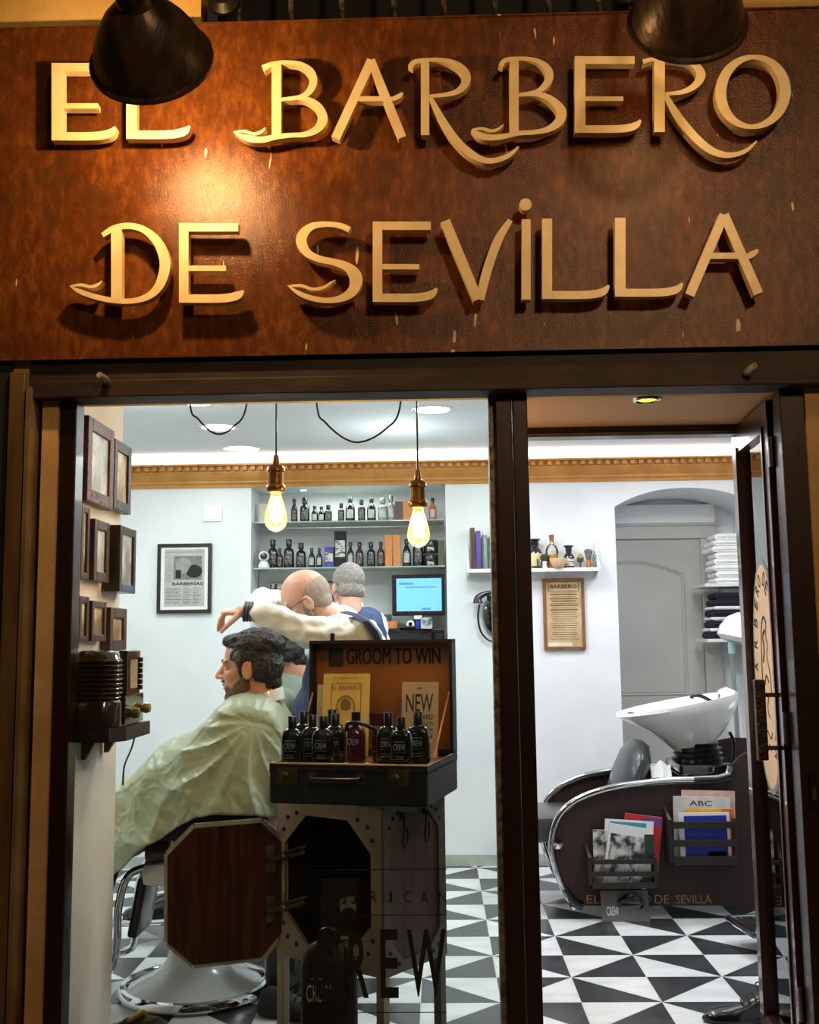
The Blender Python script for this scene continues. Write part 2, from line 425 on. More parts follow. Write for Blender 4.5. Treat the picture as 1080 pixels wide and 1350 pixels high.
# exterior wall around
b = MB()
b.b2((XW[0], 2.995, -.2), (P(40, 900, 2.99).x - .2, 3.10, ZT)); b.b2((XR1 + .15, 2.995, -.2), (XW[1], 3.10, ZT))
b.b2((P(40, 900, 2.99).x, 3.02, -.2), (P(74, 700, 3.03).x, 3.10, ZT))
b.b2((P(1070, 700, 3.03).x, 3.02, -.2), (XR1 + .2, 3.10, ZT))
struct(b.build('wall_outside', M_plaster), 'warm plaster street wall beside the shop front')
zs0 = P(540, 466, 2.97).z; zs1 = P(540, 24, 2.97).z
b = MB(); b.b2((XW[0], 3.0, ZT), (XW[1], 3.10, zs1 - .02)); b.b2((XW[0], 3.01, zs1 - .02), (P(265, 10, 3.01).x, 3.1, zs1 + .8)); b.b2((P(850, 10, 3.01).x, 3.01, zs1 - .02), (XW[1], 3.1, zs1 + .8))
b.b2((P(265, 10, 3.01).x, 3.01, zs1 + .75), (P(850, 10, 3.01).x, 3.1, zs1 + .8))
struct(b.build('wall_upper', M_plaster_up), 'yellow plaster wall above the sign')
b = MB(); b.b2((P(265, 10, 3.01).x, 3.25, zs1 - .02), (P(850, 10, 3.01).x, 3.3, zs1 + .8)); struct(b.build('window_1', M_blackmatt), 'dark window above the sign')
# step and low window sill
b = MB(); b.b2((XL, 3.0, -.2), (XR1, 3.12, .0)); struct(b.build('trim_3', M_plaster))
b = MB(); b.b2((XL, 3.03, 0), (XM1, 3.17, .135)); struct(b.build('trim_4', M_darkframe), 'low dark sill under the display window')
# baseboard
b = MB(); zb = .065
b.b2((XW[0], YB - .012, 0), (XA0, YB, zb)); struct(b.build('baseboard_back', mat('grey_stone', '#b9bbb4', '#a9aba4', 6, .5)))
# cornice
b = MB()
zc0, zc1 = P(800, 635, YB).z, P(800, 606, YB).z; hh = zc1 - zc0
prof = [(0, 0), (.012, 0), (.016, .12), (.03, .2), (.03, .27), (.05, .45), (.062, .62), (.062, .68), (.058, .7), (.058, .9), (.085, .92), (.085, 1), (0, 1)]
b.prism([(XW[0], YB - y, zc0 + z * hh) for y, z in prof], (XW[1] - XW[0], 0, 0))
x = XW[0]
while x < XW[1]:
    b.b2((x, YB - .08, zc0 + .71 * hh), (x + .026, YB - .055, zc0 + .89 * hh)); x += .05
struct(b.build('trim_5', M_gold), 'gilded dentil cornice along the back wall')

# --- beam with shutter slot
b = MB()
zb1 = P(540, 474, 2.985).z
b.b2((P(40, 500, 2.985).x, 2.985, ZT + .05), (XW[1], 3.06, zb1 + .2)); b.b2((P(40, 500, 2.985).x, 2.975, ZT), (XW[1], 3.08, ZT + .05), bev=.004)
for k in range(9): b.box((-.2 + k * .1 + .2, 2.984, zb1 - .06), (.055, .004, .028), mi=1)
struct(b.build('trim_6', [M_shutter, mat('dark_stain', '#1c1613', '#15100d', 8, .7)]), 'blackened steel shutter box under the sign')
for (px, py, s) in ((142, 506, 1), (985, 494, -1)):
    t = thing('shutter_bolt', 'stubby pale bolt on the %s of the dark shutter box' % ('left' if s > 0 else 'right'), 'bolt', P(px, py, 2.985))
    b = MB(); p = P(px, py, 2.985); b.tube([p + V((0, .01, 0)), p + V((s * .004, -.03, .004)), p + V((s * -.006, -.06, .012))], [.011, .011, .009], 10)
    b.build('shank', mat('worn_bolt', '#c0b4a0', '#8a7c68', 20, .5, .3), t, True, True)
    b = MB(); b.lathe([(.0, 0), (.018, 0), (.018, .008), (0, .008)], 14, Matrix.Translation(p) @ Matrix.Rotation(PI / 2, 4, 'X')); b.build('washer', M_blackmetal, t, True, True)
# --- shutter guides (channels at both sides)
t = thing('shutter_guide', 'bronze metal shutter guide channel left of the display window', 'shutter guide', P(24, 1300, 2.97))
x0, x1 = P(8, 600, 2.96).x, P(38, 600, 2.96).x
M_guide = mat('bronze_guide', '#8d7048', '#6e5536', 5, .4, .5, stretch=(4, 4, .6))
b = MB(); b.b2((x0, 2.965, -.2), (x1 - .02, 2.985, zb1 - .02), bev=.003); fpl = b.build('face_plate', M_guide, t, False, True)
b = MB(); b.b2((x1 - .012, 2.955, -.2), (x1, 3.03, ZT + .03)); b.b2((x1 - .02, 3.0, -.2), (x1, 3.03, ZT)); b.build('channel', mat('guide_edge', '#b9a684', '#8c7550', 5, .35, .6), t, False, True)
for zz in (.55, .4, .31): b = MB(); b.ell((x0 + .02, 2.963, zz), (.012, .006, .016)); b.build('rivet', mat('rivet_copper', '#8a5a34', '#6a4224', 9, .5, .4), fpl, True, True)
b = MB(); b.b2((XW[0], 2.98, -.2), (x0 - .003, 3.0, ZT + .2)); struct(b.build('trim_7', M_blackmatt))

# ================================================================== SHOP SIGN
sign = thing('shop_sign', 'rusted steel shop sign with raised cream letters reading EL BARBERO DE SEVILLA', 'sign', (0, 2.97, zs0))
b = MB(); b.b2((-1.5, 2.97, zs0), (1.5, 2.985, zs1)); b.b2((-1.5, 2.962, zs0), (1.5, 2.985, zs0 + .006)); b.b2((-1.5, 2.962, zs1 - .004), (1.5, 2.99, zs1))
b.build('panel', M_rust, sign, False, True)
YF = 2.912; TH = .028
def ribbon(b, pts, closed=False, k=6, straight=False, dz=0):
    sp = pts if straight else crom(pts, k, closed)
    n = len(sp); vs = []; fs = []
    for i, (x, y, w_) in enumerate(sp):
        if closed: a = sp[i - 1]; c = sp[(i + 1) % n]
        else: a = sp[max(i - 1, 0)]; c = sp[min(i + 1, n - 1)]
        tx, ty = c[0] - a[0], c[1] - a[1]; l = math.hypot(tx, ty) or 1; nx, ny = -ty / l, tx / l
        w_ = max(w_, .6)
        for sgn in (-1, 1):
            p = P(x + nx * w_ / 2 * sgn, y + ny * w_ / 2 * sgn, YF)
            vs += [p + V((0, dz, 0)), p + V((0, TH, 0))]
    for i in range(n if closed else n - 1):
        a = 4 * i; c = 4 * ((i + 1) % n)
        fs += [(a, c, c + 2, a + 2), (a + 1, a + 3, c + 3, c + 1), (a, a + 1, c + 1, c), (a + 2, c + 2, c + 3, a + 3)]
    if not closed: e = 4 * (n - 1); fs += [(0, 2, 3, 1), (e, e + 1, e + 3, e + 2)]
    b.add(vs, fs)
def S(b, x0, y0, x1, y1, w0, w1=None, dz=0): ribbon(b, [(x0, y0, w0), (x1, y1, w1 or w0)], straight=True, dz=dz)
def foot(b, x0, y, x1, w_, ty, dz=.0004):
    L_ = x1 - x0; ribbon(b, [(x0, y, w_), (x0 + L_ * .55, y, w_), (x1 - L_ * .22, y - 1.5, w_), (x1 - L_ * .08, y - 5, w_ * .9), (x1, ty, 3)], k=5, dz=dz)
LET = []
def letter():
    b = MB(); LET.append(b); return b
def mkE(x0, x1, yt, yb, tip, xt, xm, ym, xb, w_=10, wm=7):
    b = letter(); S(b, (x0 + x1) / 2, yt, (x0 + x1) / 2, yb, x1 - x0)
    S(b, (x0 + x1) / 2, yt + w_ / 2, xt, yt + w_ / 2, w_, dz=.0004); S(b, (x0 + x1) / 2, ym, xm, ym, wm, dz=.0004)
    foot(b, (x0 + x1) / 2, yb - w_ / 2, xb, w_, tip)
def mkL(x0, x1, yt, yb, tip, xb, w_=10):
    b = letter(); S(b, (x0 + x1) / 2, yt, (x0 + x1) / 2, yb, x1 - x0); foot(b, (x0 + x1) / 2, yb - w_ / 2, xb, w_, tip)
mkE(68, 83.5, 83, 185, 167, 131, 129, 139.5, 152, 11)
mkL(166.5, 180, 82, 183, 166, 250, 11)
b = letter()                       # B
S(b, 364.5, 82, 364.5, 181, 12.5); ribbon(b, [(347, 90, 9), (358, 84.5, 6), (375, 82, 5), (395, 84, 6), (409, 94, 10), (413, 107, 10.5), (408, 120, 9), (395, 128, 6), (368, 131, 4)], dz=.0004)
ribbon(b, [(368, 131.5, 4), (398, 129, 6), (418, 139, 10), (425.5, 156, 13), (418, 170, 10), (402, 177, 7), (385, 178, 6), (365, 180, 7), (345, 184, 8), (326, 182, 8), (308, 174, 1)], dz=.0006)
ribbon(b, [(308, 174, 2), (322, 173, 4), (334, 176.5, 4), (344, 174, 4), (350, 168, 1)], dz=.0002)
b = letter()                       # A
S(b, 490, 79, 442.5, 182, 12); S(b, 489, 79, 530.5, 181, 11, dz=.0003); S(b, 464, 130, 510, 130, 6.5, dz=.0006); ribbon(b, [(508, 130, 6), (518, 130, 6), (526, 126.5, 6), (531, 122, 3)], dz=.0008)
def mkR(dx, dyy, stem, bowl, leg):
    b = letter(); S(b, *stem); ribbon(b, bowl, dz=.0004); ribbon(b, leg, dz=.0006)
mkR(0, 0, (560.5, 79, 560.5, 178, 11), [(541, 88, 7), (548, 81, 6), (575, 78.5, 5), (596, 82, 7), (610, 91, 10), (615, 103, 12), (609, 116, 9), (594, 123.5, 6), (563, 127, 4)],
    [(567, 128, 6), (585.5, 162, 10), (603, 186, 10), (619, 201, 10), (637, 210.5, 8), (654, 211, 7), (672, 204, 6), (684, 193, 2)])
b = letter()                       # B
S(b, 678, 76, 678, 175, 12); ribbon(b, [(660, 87, 6), (667, 79, 6), (690, 77, 5), (708, 80, 6), (720, 88, 9), (724.5, 99, 11), (720, 111, 9), (707, 121, 6), (682, 125, 4)], dz=.0004)
ribbon(b, [(682, 125.5, 4), (708, 124, 6), (727, 131, 9), (740, 146, 13), (737, 160, 12), (723, 170, 8), (705, 174, 6), (684, 175.5, 6), (662, 180, 7), (645, 181, 8), (632, 178, 9), (622, 171, 3)], dz=.0006)
ribbon(b, [(623, 171, 3), (636, 169.5, 4), (648, 172.5, 4), (657, 170, 3.5), (664, 164, 1)], dz=.0002)
mkE(758, 772, 74, 175, 158, 837, 822, 130, 845, 10, 6)
mkR(0, 0, (869.7, 76, 869.7, 174, 14), [(848, 81, 6), (860, 78, 5), (880, 76.5, 5), (905, 79, 7), (919, 88, 10), (924.5, 99, 12), (917, 112, 9), (900, 121, 6), (873, 124, 4)],
    [(878, 126, 7), (890, 147, 10), (903, 165, 11), (920, 184, 11), (937, 197.5, 10), (955, 204, 8), (972, 203, 6), (986, 197, 5), (998, 186, 2)])
b = letter()                       # O
ribbon(b, [(993 + 42.5 * math.sin(a) * 1.0 + 1.5 * math.cos(a), 121 - 46 * math.cos(a), 6 + 8.5 * abs(math.sin(a)) ** 1.4) for a in [2 * PI * i / 24 for i in range(24)]], closed=True, k=3)
b = letter()                       # D
S(b, 153.5, 303, 153.5, 397, 14); ribbon(b, [(135, 310, 6), (150, 301, 8), (170, 297.5, 8), (190, 303, 9), (207, 318, 12), (216, 338, 13.5), (217, 355, 14), (210, 376, 12), (196, 390, 9), (175, 396.5, 7), (150, 396, 7), (125, 391, 7), (105, 384, 6), (92, 377, 1)], dz=.0004)
ribbon(b, [(93, 377, 2), (107, 375.5, 4), (119, 378, 4), (129, 375, 4), (135, 370, 1)], dz=.0002)
mkE(236, 248.5, 294, 399, 383, 314, 298, 353.5, 321, 11, 7)
b = letter()                       # S
ribbon(b, [(461, 303, 8), (450, 298, 7.5), (432, 295.5, 7), (412, 298, 9), (400, 308, 13), (397.5, 320, 14), (405, 333, 11), (420, 341, 9), (440, 345.5, 9), (458, 352, 12), (469, 365, 17), (466, 382, 14), (453, 392, 10), (435, 396, 7), (415, 394, 7), (395, 387, 6), (379, 376, 1)])
ribbon(b, [(380, 377, 2), (397, 376.5, 4), (412, 381, 4), (426, 379, 4), (437, 372, 2), (442, 369, 1)], dz=.0004)
mkE(491.5, 504, 292, 398, 380, 568, 553, 351.5, 576, 11, 7)
b = letter(); S(b, 587, 291, 630, 395, 13); ribbon(b, [(673, 290, 7), (658, 314, 11), (647, 342, 12), (640, 365, 12), (633, 395, 11)], dz=.0004)
b = letter(); S(b, 694, 289, 694, 395, 11.5); ribbon(b, [(693 + 4 * math.sin(a), 269.5 - 4 * math.cos(a), 8) for a in [2 * PI * i / 12 for i in range(12)]], closed=True, k=3)
mkL(715, 728, 288, 394, 376, 803, 10.5)
mkL(811, 825, 287, 391, 373, 900, 10.5)
b = letter(); S(b, 955, 283, 909.5, 389, 12.5); S(b, 955, 283, 1000.5, 387, 12.5, dz=.0003); S(b, 930, 337, 980, 337, 8, dz=.0006); ribbon(b, [(980, 340, 4), (988, 337, 8), (995, 333, 7), (1000, 329, 3)], dz=.0008)
for b in LET:
    lo = b.build('letter', M_letter, sign, False, True)
# --- wall lamps above the sign
def dome_lamp(px, py, Y, wpx, axis, label, lit):
    c = P(px, py, Y); R_ = wpx / 2 * Y / F
    t = thing('wall_lamp', label, 'lamp', c)
    ax = V(axis).normalized()                 # opening direction
    q = V((0, 0, -1)).rotation_difference(ax).to_matrix().to_4x4(); M = Matrix.Translation(c) @ q
    prof = [(R_ * .99, -.004), (R_ * 1.045, -.004), (R_ * 1.045, .005), (R_ * .97, .007), (R_ * .94, .03), (R_ * .87, .06), (R_ * .76, .092), (R_ * .6, .125), (R_ * .43, .15), (R_ * .3, .165), (R_ * .27, .2), (R_ * .2, .215), (0, .218)]
    inner = [(R_ * .98, -.002), (R_ * .91, .03), (R_ * .83, .06), (R_ * .7, .09), (R_ * .54, .12), (R_ * .3, .148), (0, .15)]
    b = MB(); b.lathe(prof, 40, M); b.build('shade', mat('weathered_bronze', '#5a4430', '#2c2016', 9, .38, .35, bump=.2, stretch=(2, 2, .6)), t, True, True)
    b = MB(); b.lathe(inner, 40, M); b.build('reflector', mat('lamp_inside', '#e8e0cc', '#d8cfb8', 5, .5), t, True, True)
    bl = M @ V((0, 0, .06))
    b = MB(); b.ell(bl, (.02, .02, .028)); b.build('bulb', emis('lamp_bulb', '#ffce7a', 12) if lit else M_ceramic, t, True, True)
    top = M @ V((0, 0, .2)); wallp = V((c.x + .09 * (1 if px < 500 else -.6), 3.0, zs1 + .1))
    b = MB(); b.tube(crom([tuple(top), tuple(top + V((.02, .02, .05))), tuple((top + wallp) / 2 + V((0, 0, .13))), tuple(wallp)], 6), .017, 12)
    b.build('arm', M_blackmetal, t, True, True)
    b = MB(); b.lathe([(0, -.02), (.05, -.02), (.05, 0), (.03, .02), (0, .02)], 20, Matrix.Translation(wallp) @ Matrix.Rotation(PI / 2, 4, 'X')); b.build('wall_plate', M_blackmetal, t, True, True)
    return M
M1 = dome_lamp(200, 80, 2.55, 168, (0.0, .93, -.36), 'dark bronze dome wall lamp glowing over the letters EL', True)
light('POINT', 'wall_lamp_light', M1 @ V((0, 0, -.045)), 30, WARM, .022)
M2 = dome_lamp(906, 30, 2.55, 160, (0.05, .93, -.36), 'dark bronze dome wall lamp above the letters RO', True)
light('POINT', 'wall_lamp_light', M2 @ V((0, 0, -.045)), 3.0, WARM, .06)  # weak added light to lift the right letters; this lamp looks unlit
# --- window grille above
t = thing('window_grille', 'old iron bars across the dark window above the sign', 'grille', P(560, 20, 3.05))
for px in (249, 315, 384, 451, 520, 586, 653, 724, 790):
    p = P(px, 12, 3.05); b = MB(); b.tube([(p.x, 3.05, zs1 - .03), (p.x, 3.05, zs1 + .78)], .009, 8); b.build('bar', mat('pitted_iron', '#6a5a48', '#241b14', 60, .6, .3), t, True, True)
for z in (.35, .7): b = MB(); b.b2((P(262, 12, 3.05).x, 3.045, zs1 + z), (P(852, 12, 3.05).x, 3.056, zs1 + z + .03)); b.build('cross_bar', M_blackmetal, t, False, True)

# ================================================================== SHOP FRONT FRAME
def post(n_, x0, x1, y0=3.03, y1=3.10, z0=-.02, z1=None):
    b = MB(); b.b2((x0, y0, z0), (x1, y1, z1 or ZT + .02), bev=.004)
    return struct(b.build('trim_%d' % n_, M_darkframe), 'dark red-brown metal post of the shop front')
post(8, P(75, 700, 3.03).x, P(97, 700, 3.03).x)
post(9, P(654, 600, 3.03).x, P(676, 600, 3.03).x); post(10, P(677, 600, 3.03).x, P(697, 600, 3.03).x)
b = MB(); b.b2((P(645, 600, 3.06).x, 3.05, .13), (P(653, 600, 3.06).x, 3.12, ZT)); struct(b.build('trim_11', mat('weathered_strip', '#8f8b82', '#4a3a30', 40, .5, .4)))
b = MB(); b.b2((P(98, 700, 3.06).x, 3.055, .13), (P(101, 700, 3.06).x, 3.09, ZT)); struct(b.build('trim_13', M_steel))
post(12, P(1032, 600, 3.03).x, P(1066, 600, 3.03).x)
t = MB(); t.b2((P(98, 700, YG).x, YG, .13), (P(648, 600, YG).x, YG + .006, ZT)); o = t.build('window_2', M_glass); struct(o, 'large display window pane')
# lettering stuck on the pane
b = MB(); yg = YG - .0015
def on_glass(txt, x0, x1, yt, yb, bold=0):
    lo = P(x0, yb, yg); hi = P(x1, yt, yg)
    b.text(txt, lo, (1, 0, 0), (0, 0, 1), hi.x - lo.x, hi.z - lo.z, -.0008, bold)
for ch, xa, xb in (('A', 421, 434), ('M', 442, 456), ('E', 467, 475), ('R', 488, 497), ('I', 514, 517), ('C', 533, 541), ('A', 555, 564), ('N', 579, 588)): on_glass(ch, xa, xb, 1175, 1190)
for ch, xa, xb, yt, yb in (('C', 412, 446, 1233, 1318), ('R', 460, 486, 1231, 1316), ('E', 502, 525, 1225, 1316), ('W', 537, 588, 1225, 1314)): on_glass(ch, xa, xb, yt, yb, .012)
for yy, xa in ((1147, 410), (1207, 410), (1335, 410)):
    lo = P(xa, yy, yg); hi = P(589, yy, yg); b.b2((lo.x, yg - .0008, lo.z - .0012), (hi.x, yg, lo.z + .0012))
tag(b.build('window_lettering', mat('vinyl_black', '#0c0c0e', '#101012', 5, .6)), 'black AMERICAN CREW lettering stuck low on the display window', 'window lettering')

# ================================================================== OPEN GLASS DOOR
hx = P(1031, 700, 3.1).x
pA = V((hx - .0, 3.12, 0)); pB = V((P(974, 600, 3.60).x, 3.60, 0))
t = thing('door_leaf', 'open glazed door with dark brown frame and an oval barber emblem', 'door', (pA.x, pA.y, 0))
d = (pB - pA).normalized(); nrm = V((-d.y, d.x, 0))      # points into the doorway (-X)
W_ = (pB - pA).length; th = .042
def leaf(u, z, o=0): return pA + d * u + nrm * o + V((0, 0, z))
def lbox(b, u0, u1, z0, z1, o0=-.021, o1=.021, mi=None):
    b.prism([leaf(u0, z0, o0), leaf(u1, z0, o0), leaf(u1, z1, o0), leaf(u0, z1, o0)], nrm * (o1 - o0), mi=mi)
zt = ZT - .012
M_leaf = mat('door_brown', '#4a2a22', '#3a1f18', 6, .3, stretch=(3, 3, .6), coat=.5)
b = MB(); lbox(b, 0, .06, .02, zt); lbox(b, W_ - .075, W_, .02, zt); lbox(b, .06, W_ - .075, .02, .13); lbox(b, .06, W_ - .075, zt - .085, zt)
for o0, o1 in ((.021, .027), (-.027, -.021)):
    lbox(b, .048, .062, .12, zt - .07, o0, o1); lbox(b, W_ - .078, W_ - .064, .12, zt - .07, o0, o1)
fr = b.build('frame', M_leaf, t, False, True)
b = MB(); lbox(b, .055, W_ - .07, .12, zt - .08, -.003, .003); b.build('pane', glass('door_glass', (.86, .94, .92), 1.3), t, False, True)
# emblem
uc, zc_ = .06 + (W_ - .135) * .5, None
zE1 = P(1020, 737, 3.35).z; zE0 = P(1035, 1048, 3.35).z; zc_ = (zE0 + zE1) / 2; rh = (zE1 - zE0) / 2; rw = (W_ - .135) / 2 - .012
def oval(k, off, mi):
    n = 48; return [leaf(uc + rw * k * math.cos(2 * PI * i / n), zc_ + rh * (k if k > .97 else k + (1 - k) * .5) * math.sin(2 * PI * i / n), off) for i in range(n)]
for off, e in ((.0035, .0006), (-.0035, -.0006)):
    b = MB(); b.prism(oval(1.0, off, 0), nrm * e, mi=0); b.prism(oval(.9, off + e * 1.1, 0), nrm * e, mi=1)
    txt = 'EL BARBERO DE SEVILLA'; Rr = -d if e > 0 else d; cc = leaf(uc, zc_, off + e * 3)
    for i, ch in enumerate(txt):
        if ch == ' ': continue
        a = math.radians(232 - i * 284 / (len(txt) - 1)); q = cc + Rr * (rw * .76 * math.cos(a)) + V((0, 0, rh * .84 * math.sin(a)))
        tu = (Rr * (math.sin(a) * rw) + V((0, 0, -math.cos(a) * rh))).normalized(); nn = nrm * (1 if e > 0 else -1)
        up = nn.cross(tu)
        b.text(ch, q - tu * .015 - up * .022, tu, up, .028, .046, .0004, .012, mi=2)
    # barber figure: head, hat, cloak drawn as strokes
    def stroke(pts, w_=.006):
        pts = crom([(x, y) for x, y in pts], 5)
        for (x0, y0), (x1, y1) in zip(pts, pts[1:]):
            b.bar(leaf(uc + x0, zc_ + y0, off + e * 3), leaf(uc + x1, zc_ + y1, off + e * 3), w_, .0008, up=tuple(nrm), mi=2)
    stroke([(-.03, .16), (0, .18), (.03, .15), (.045, .08), (.05, 0), (.045, -.08), (.03, -.12)], .009)
    stroke([(-.03, .16), (-.02, .12), (-.035, .09), (-.02, .07), (-.03, .04), (-.05, 0), (-.055, -.06)], .006)
    stroke([(-.01, .14), (.02, .12), (.01, .08), (.03, .04)], .012); stroke([(-.03, -.02), (0, 0), (.02, -.03)], .007); stroke([(-.02, -.06), (.0, -.1), (-.02, -.13)], .006)
    stroke([(-.04, -.17), (-.02, -.19), (.02, -.17), (.04, -.19)], .005); stroke([(-.02, -.23), (0, -.21), (.02, -.23)], .004)
    b.build('emblem', [mat('emblem_rim', '#8f8f8c', '#83837f', 6, .6), mat('emblem_cream', '#e6c49c', '#dcb88c', 6, .6), M_ink], t, False, True)
# pull handle
hz0, hz1 = P(1022, 1004, 3.12).z, P(1022, 896, 3.12).z
b = MB(); b.bar(leaf(.03, hz0, .075), leaf(.03, hz1, .075), .03, .024, bev=.004)
for z in (hz0 + .035, hz1 - .045): b.bar(leaf(.03, z, .02), leaf(.03, z, .07), .012, .012)
b.build('handle', mat('hammered_iron', '#2a211c', '#4a3c30', 40, .4, .6, bump=.5), t, False, True)
for z in (.25, 1.0, 1.8): b = MB(); b.tube([leaf(-.012, z, .015), leaf(-.012, z + .09, .015)], .009, 10); b.build('hinge', M_steel, t, True, True)
# lock plate on the right post
t = thing('lock_plate', 'small steel lock keep set in the right door post', 'lock', P(1073, 1045, 3.03))
b = MB(); p = P(1073, 1042, 3.026); b.box(p, (.022, .006, .11)); lpl = b.build('plate', M_blackmetal, t, False, True)
b = MB(); b.box(p + V((0, -.003, -.01)), (.01, .004, .03)); b.build('latch', mat('brass', '#b89a5a', '#9a7c40', 6, .3, .9), lpl, False, True)
# ================================================================== CEILING LIGHTS, PENDANTS
M_lamp = emis('lamp_white', '#ffffff', 9)
for i, (px, py, dsc) in enumerate([(288, 563, 'behind the first cable loop'), (318, 591, 'farther back, nearest the cornice on the left'), (570, 540, 'beside the right pendant cable'), (258, 529, 'at the top edge of the window on the left'), (576, 598, 'hard against the cornice by the right pendant')]):
    p = PZ(px, py, ZC)
    t = thing('ceiling_downlight', 'round white recessed ceiling light ' + dsc, 'light', p, 0, 'recessed ceiling lights')
    b = MB(); b.lathe([(.085, -.001), (.098, -.006), (.105, -.004), (.108, .0), (.085, .0)], 32); b.build('trim_ring', M_white, t, True)
    b = MB(); b.lathe([(0, -.003), (.086, -.003), (.086, 0), (0, 0)], 32); b.build('diffuser', M_lamp, t, True)
p = PZ(853, 526, ZT)
t = thing('soffit_spotlight', 'small round yellow glowing spotlight in the tan soffit', 'light', (p.x, p.y, ZT))
b = MB(); b.lathe([(.028, -.001), (.034, -.007), (.042, -.005), (.044, 0), (.028, 0)], 28); b.build('trim_ring', M_chrome, t, True)
b = MB(); b.lathe([(0, -.003), (.028, -.003), (.028, 0), (0, 0)], 24); b.build('lens', emis('yellow_lamp', '#f4e23a', 1.6), t, True)
light('SPOT', 'soffit_spot_light', (p.x, p.y, ZT - .012), 5, (1, .86, .6), .03, (0, 0, 0), spot=2.3)
p = PZ(314, 645, ZN1)
p = P(400, 645, YB + .17)
t = thing('recess_spotlight', 'tiny round spotlight in the top of the shelf recess', 'light', (p.x, YB + .17, ZN1))
b = MB(); b.lathe([(.02, -.001), (.03, -.004), (.03, 0), (.02, 0)], 20); b.build('trim_ring', M_chrome, t, True)
b = MB(); b.lathe([(0, -.002), (.02, -.002), (.02, 0), (0, 0)], 20); b.build('lens', M_lamp, t, True)
light('AREA', 'recess_light', ((XN0 + XN1) / 2, YB + .12, ZN1 - .02), 2.2, (1, .97, .92), .5, size_y=.08)

M_bulbglass = glass('amber_glass', (1.0, .9, .66), .8)
_n = M_bulbglass.node_tree.nodes; _l = M_bulbglass.node_tree.links; _o = _n['Material Output']; _src = _o.inputs[0].links[0].from_socket
_e = _n.new('ShaderNodeEmission'); _e.inputs[0].default_value = (1, .66, .26, 1); _e.inputs[1].default_value = .55
_a = _n.new('ShaderNodeAddShader'); _l.new(_src, _a.inputs[0]); _l.new(_e.outputs[0], _a.inputs[1]); _l.new(_a.outputs[0], _o.inputs[0])
YP = 3.30
def pendant(px, py, swag, side):
    s0 = P(px, py, YP)          # top of socket
    t = thing('pendant_lamp', 'brass pendant lamp with glowing amber filament bulb, %s one in the window' % side, 'lamp', s0)
    b = MB(); b.tube([s0, (s0.x, YP, ZC)], .0032, 8); b.build('cable', M_black, t, True, True)
    pts = [tuple(P(x, y, YP)) for x, y in swag]; pts = [(pts[0][0] - .01, YP, ZC)] + pts + [(pts[-1][0] + .01, YP, ZC)]
    b = MB(); b.tube(crom(pts, 8), .0032, 8); b.build('cord_loop', M_black, t, True, True)
    b = MB(); k = YP / F
    b.lathe([(.006, .035), (.009, .03), (.012, .004), (.022, .0), (.028, -.008), (.029, -.018), (.024, -.022), (.024, -.06), (.029, -.064), (.031, -.072), (.029, -.08), (.026, -.085), (0, -.085)], 24, Matrix.Translation(s0))
    b.build('socket', mat('aged_brass', '#a8743c', '#7c5026', 20, .3, .85), t, True, True)
    b = MB(); b.lathe([(.016, -.084), (.018, -.1), (.026, -.125), (.034, -.155), (.036, -.172), (.032, -.19), (.02, -.204), (.006, -.21), (0, -.211)], 28, Matrix.Translation(s0))
    bu = b.build('bulb', M_bulbglass, t, True, True)
    b = MB()
    for i in range(8):
        a = 2 * PI * i / 8; ca, sa = math.cos(a), math.sin(a)
        b.tube([s0 + V((ca * .006, sa * .006, -.1)), s0 + V((ca * .02, sa * .02, -.178)), s0 + V((math.cos(a + .39) * .02, math.sin(a + .39) * .02, -.178)), s0 + V((math.cos(a + .39) * .006, math.sin(a + .39) * .006, -.1))], .0028, 6)
    b.build('filament', emis('filament', '#ffc75a', 40), bu, True, True)
    light('POINT', 'pendant_light', s0 + V((0, 0, -.14)), 6.0, (1, .74, .42), .03)
pendant(364, 614, [(250, 526), (262, 553), (285, 572), (307, 563), (326, 527)], 'left')
pendant(551, 634, [(417, 526), (430, 558), (468, 583), (508, 566), (529, 526)], 'right')

# ================================================================== BOTTLES (one prototype of each kind, copied)
def bottle_proto(kind, body, capm, lab, parts=True, h=1.0):
    t = thing('product_bottle', 'x', 'bottle', (0, 0, 0))
    if kind == 'round':       # unit height 1, radius about .19
        b = MB(); b.lathe([(0, 0), (.17, 0), (.185, .015), (.19, .05), (.19, .56), (.18, .62), (.15, .67), (.09, .71), (.075, .74), (.075, .78)], 20); b.build('body', body, t, True)
        b = MB(); b.lathe([(0, .76), (.1, .76), (.105, .78), (.105, .985), (.095, 1.0), (0, 1.0)], 18); b.build('cap', capm, t, True)
    else:
        b = MB(); b.lathe([(0, 0), (.15, 0), (.16, .015), (.165, .05), (.165, .5), (.15, .6), (.1, .7), (.06, .78)], 20); b.build('body', body, t, True)
        b = MB(); b.lathe([(0, .75), (.07, .75), (.07, .85), (.085, .86), (.085, .98), (.07, 1.0), (0, 1.0)], 18); b.build('cap', capm, t, True)
    b = MB()
    n = 9
    for z0, z1, m in ((.16, .5, 0),):
        R_ = .192 if kind == 'round' else .167
        vs = []; fs = []
        for i in range(n + 1):
            a = -PI / 2 - .75 + 1.5 * i / n; vs += [(R_ * math.cos(a), R_ * math.sin(a), z0), (R_ * math.cos(a), R_ * math.sin(a), z1)]
        for i in range(n): fs.append((2 * i, 2 * i + 2, 2 * i + 3, 2 * i + 1))
        b.add(vs, fs)
    b.build('label', lab, t, True)
    return t
M_lab_dark = mat('label_dark', '#2b2a2a', '#cfcac0', 34, .6, ramp=(.56, .6), stretch=(1, 1, 2.5))
M_lab_light = mat('label_light', '#cbc8c0', '#3a3836', 30, .6, ramp=(.52, .58), stretch=(1, 1, 3))
M_bb = mat('black_bottle', '#17161a', '#100f12', 6, .12, coat=.6)
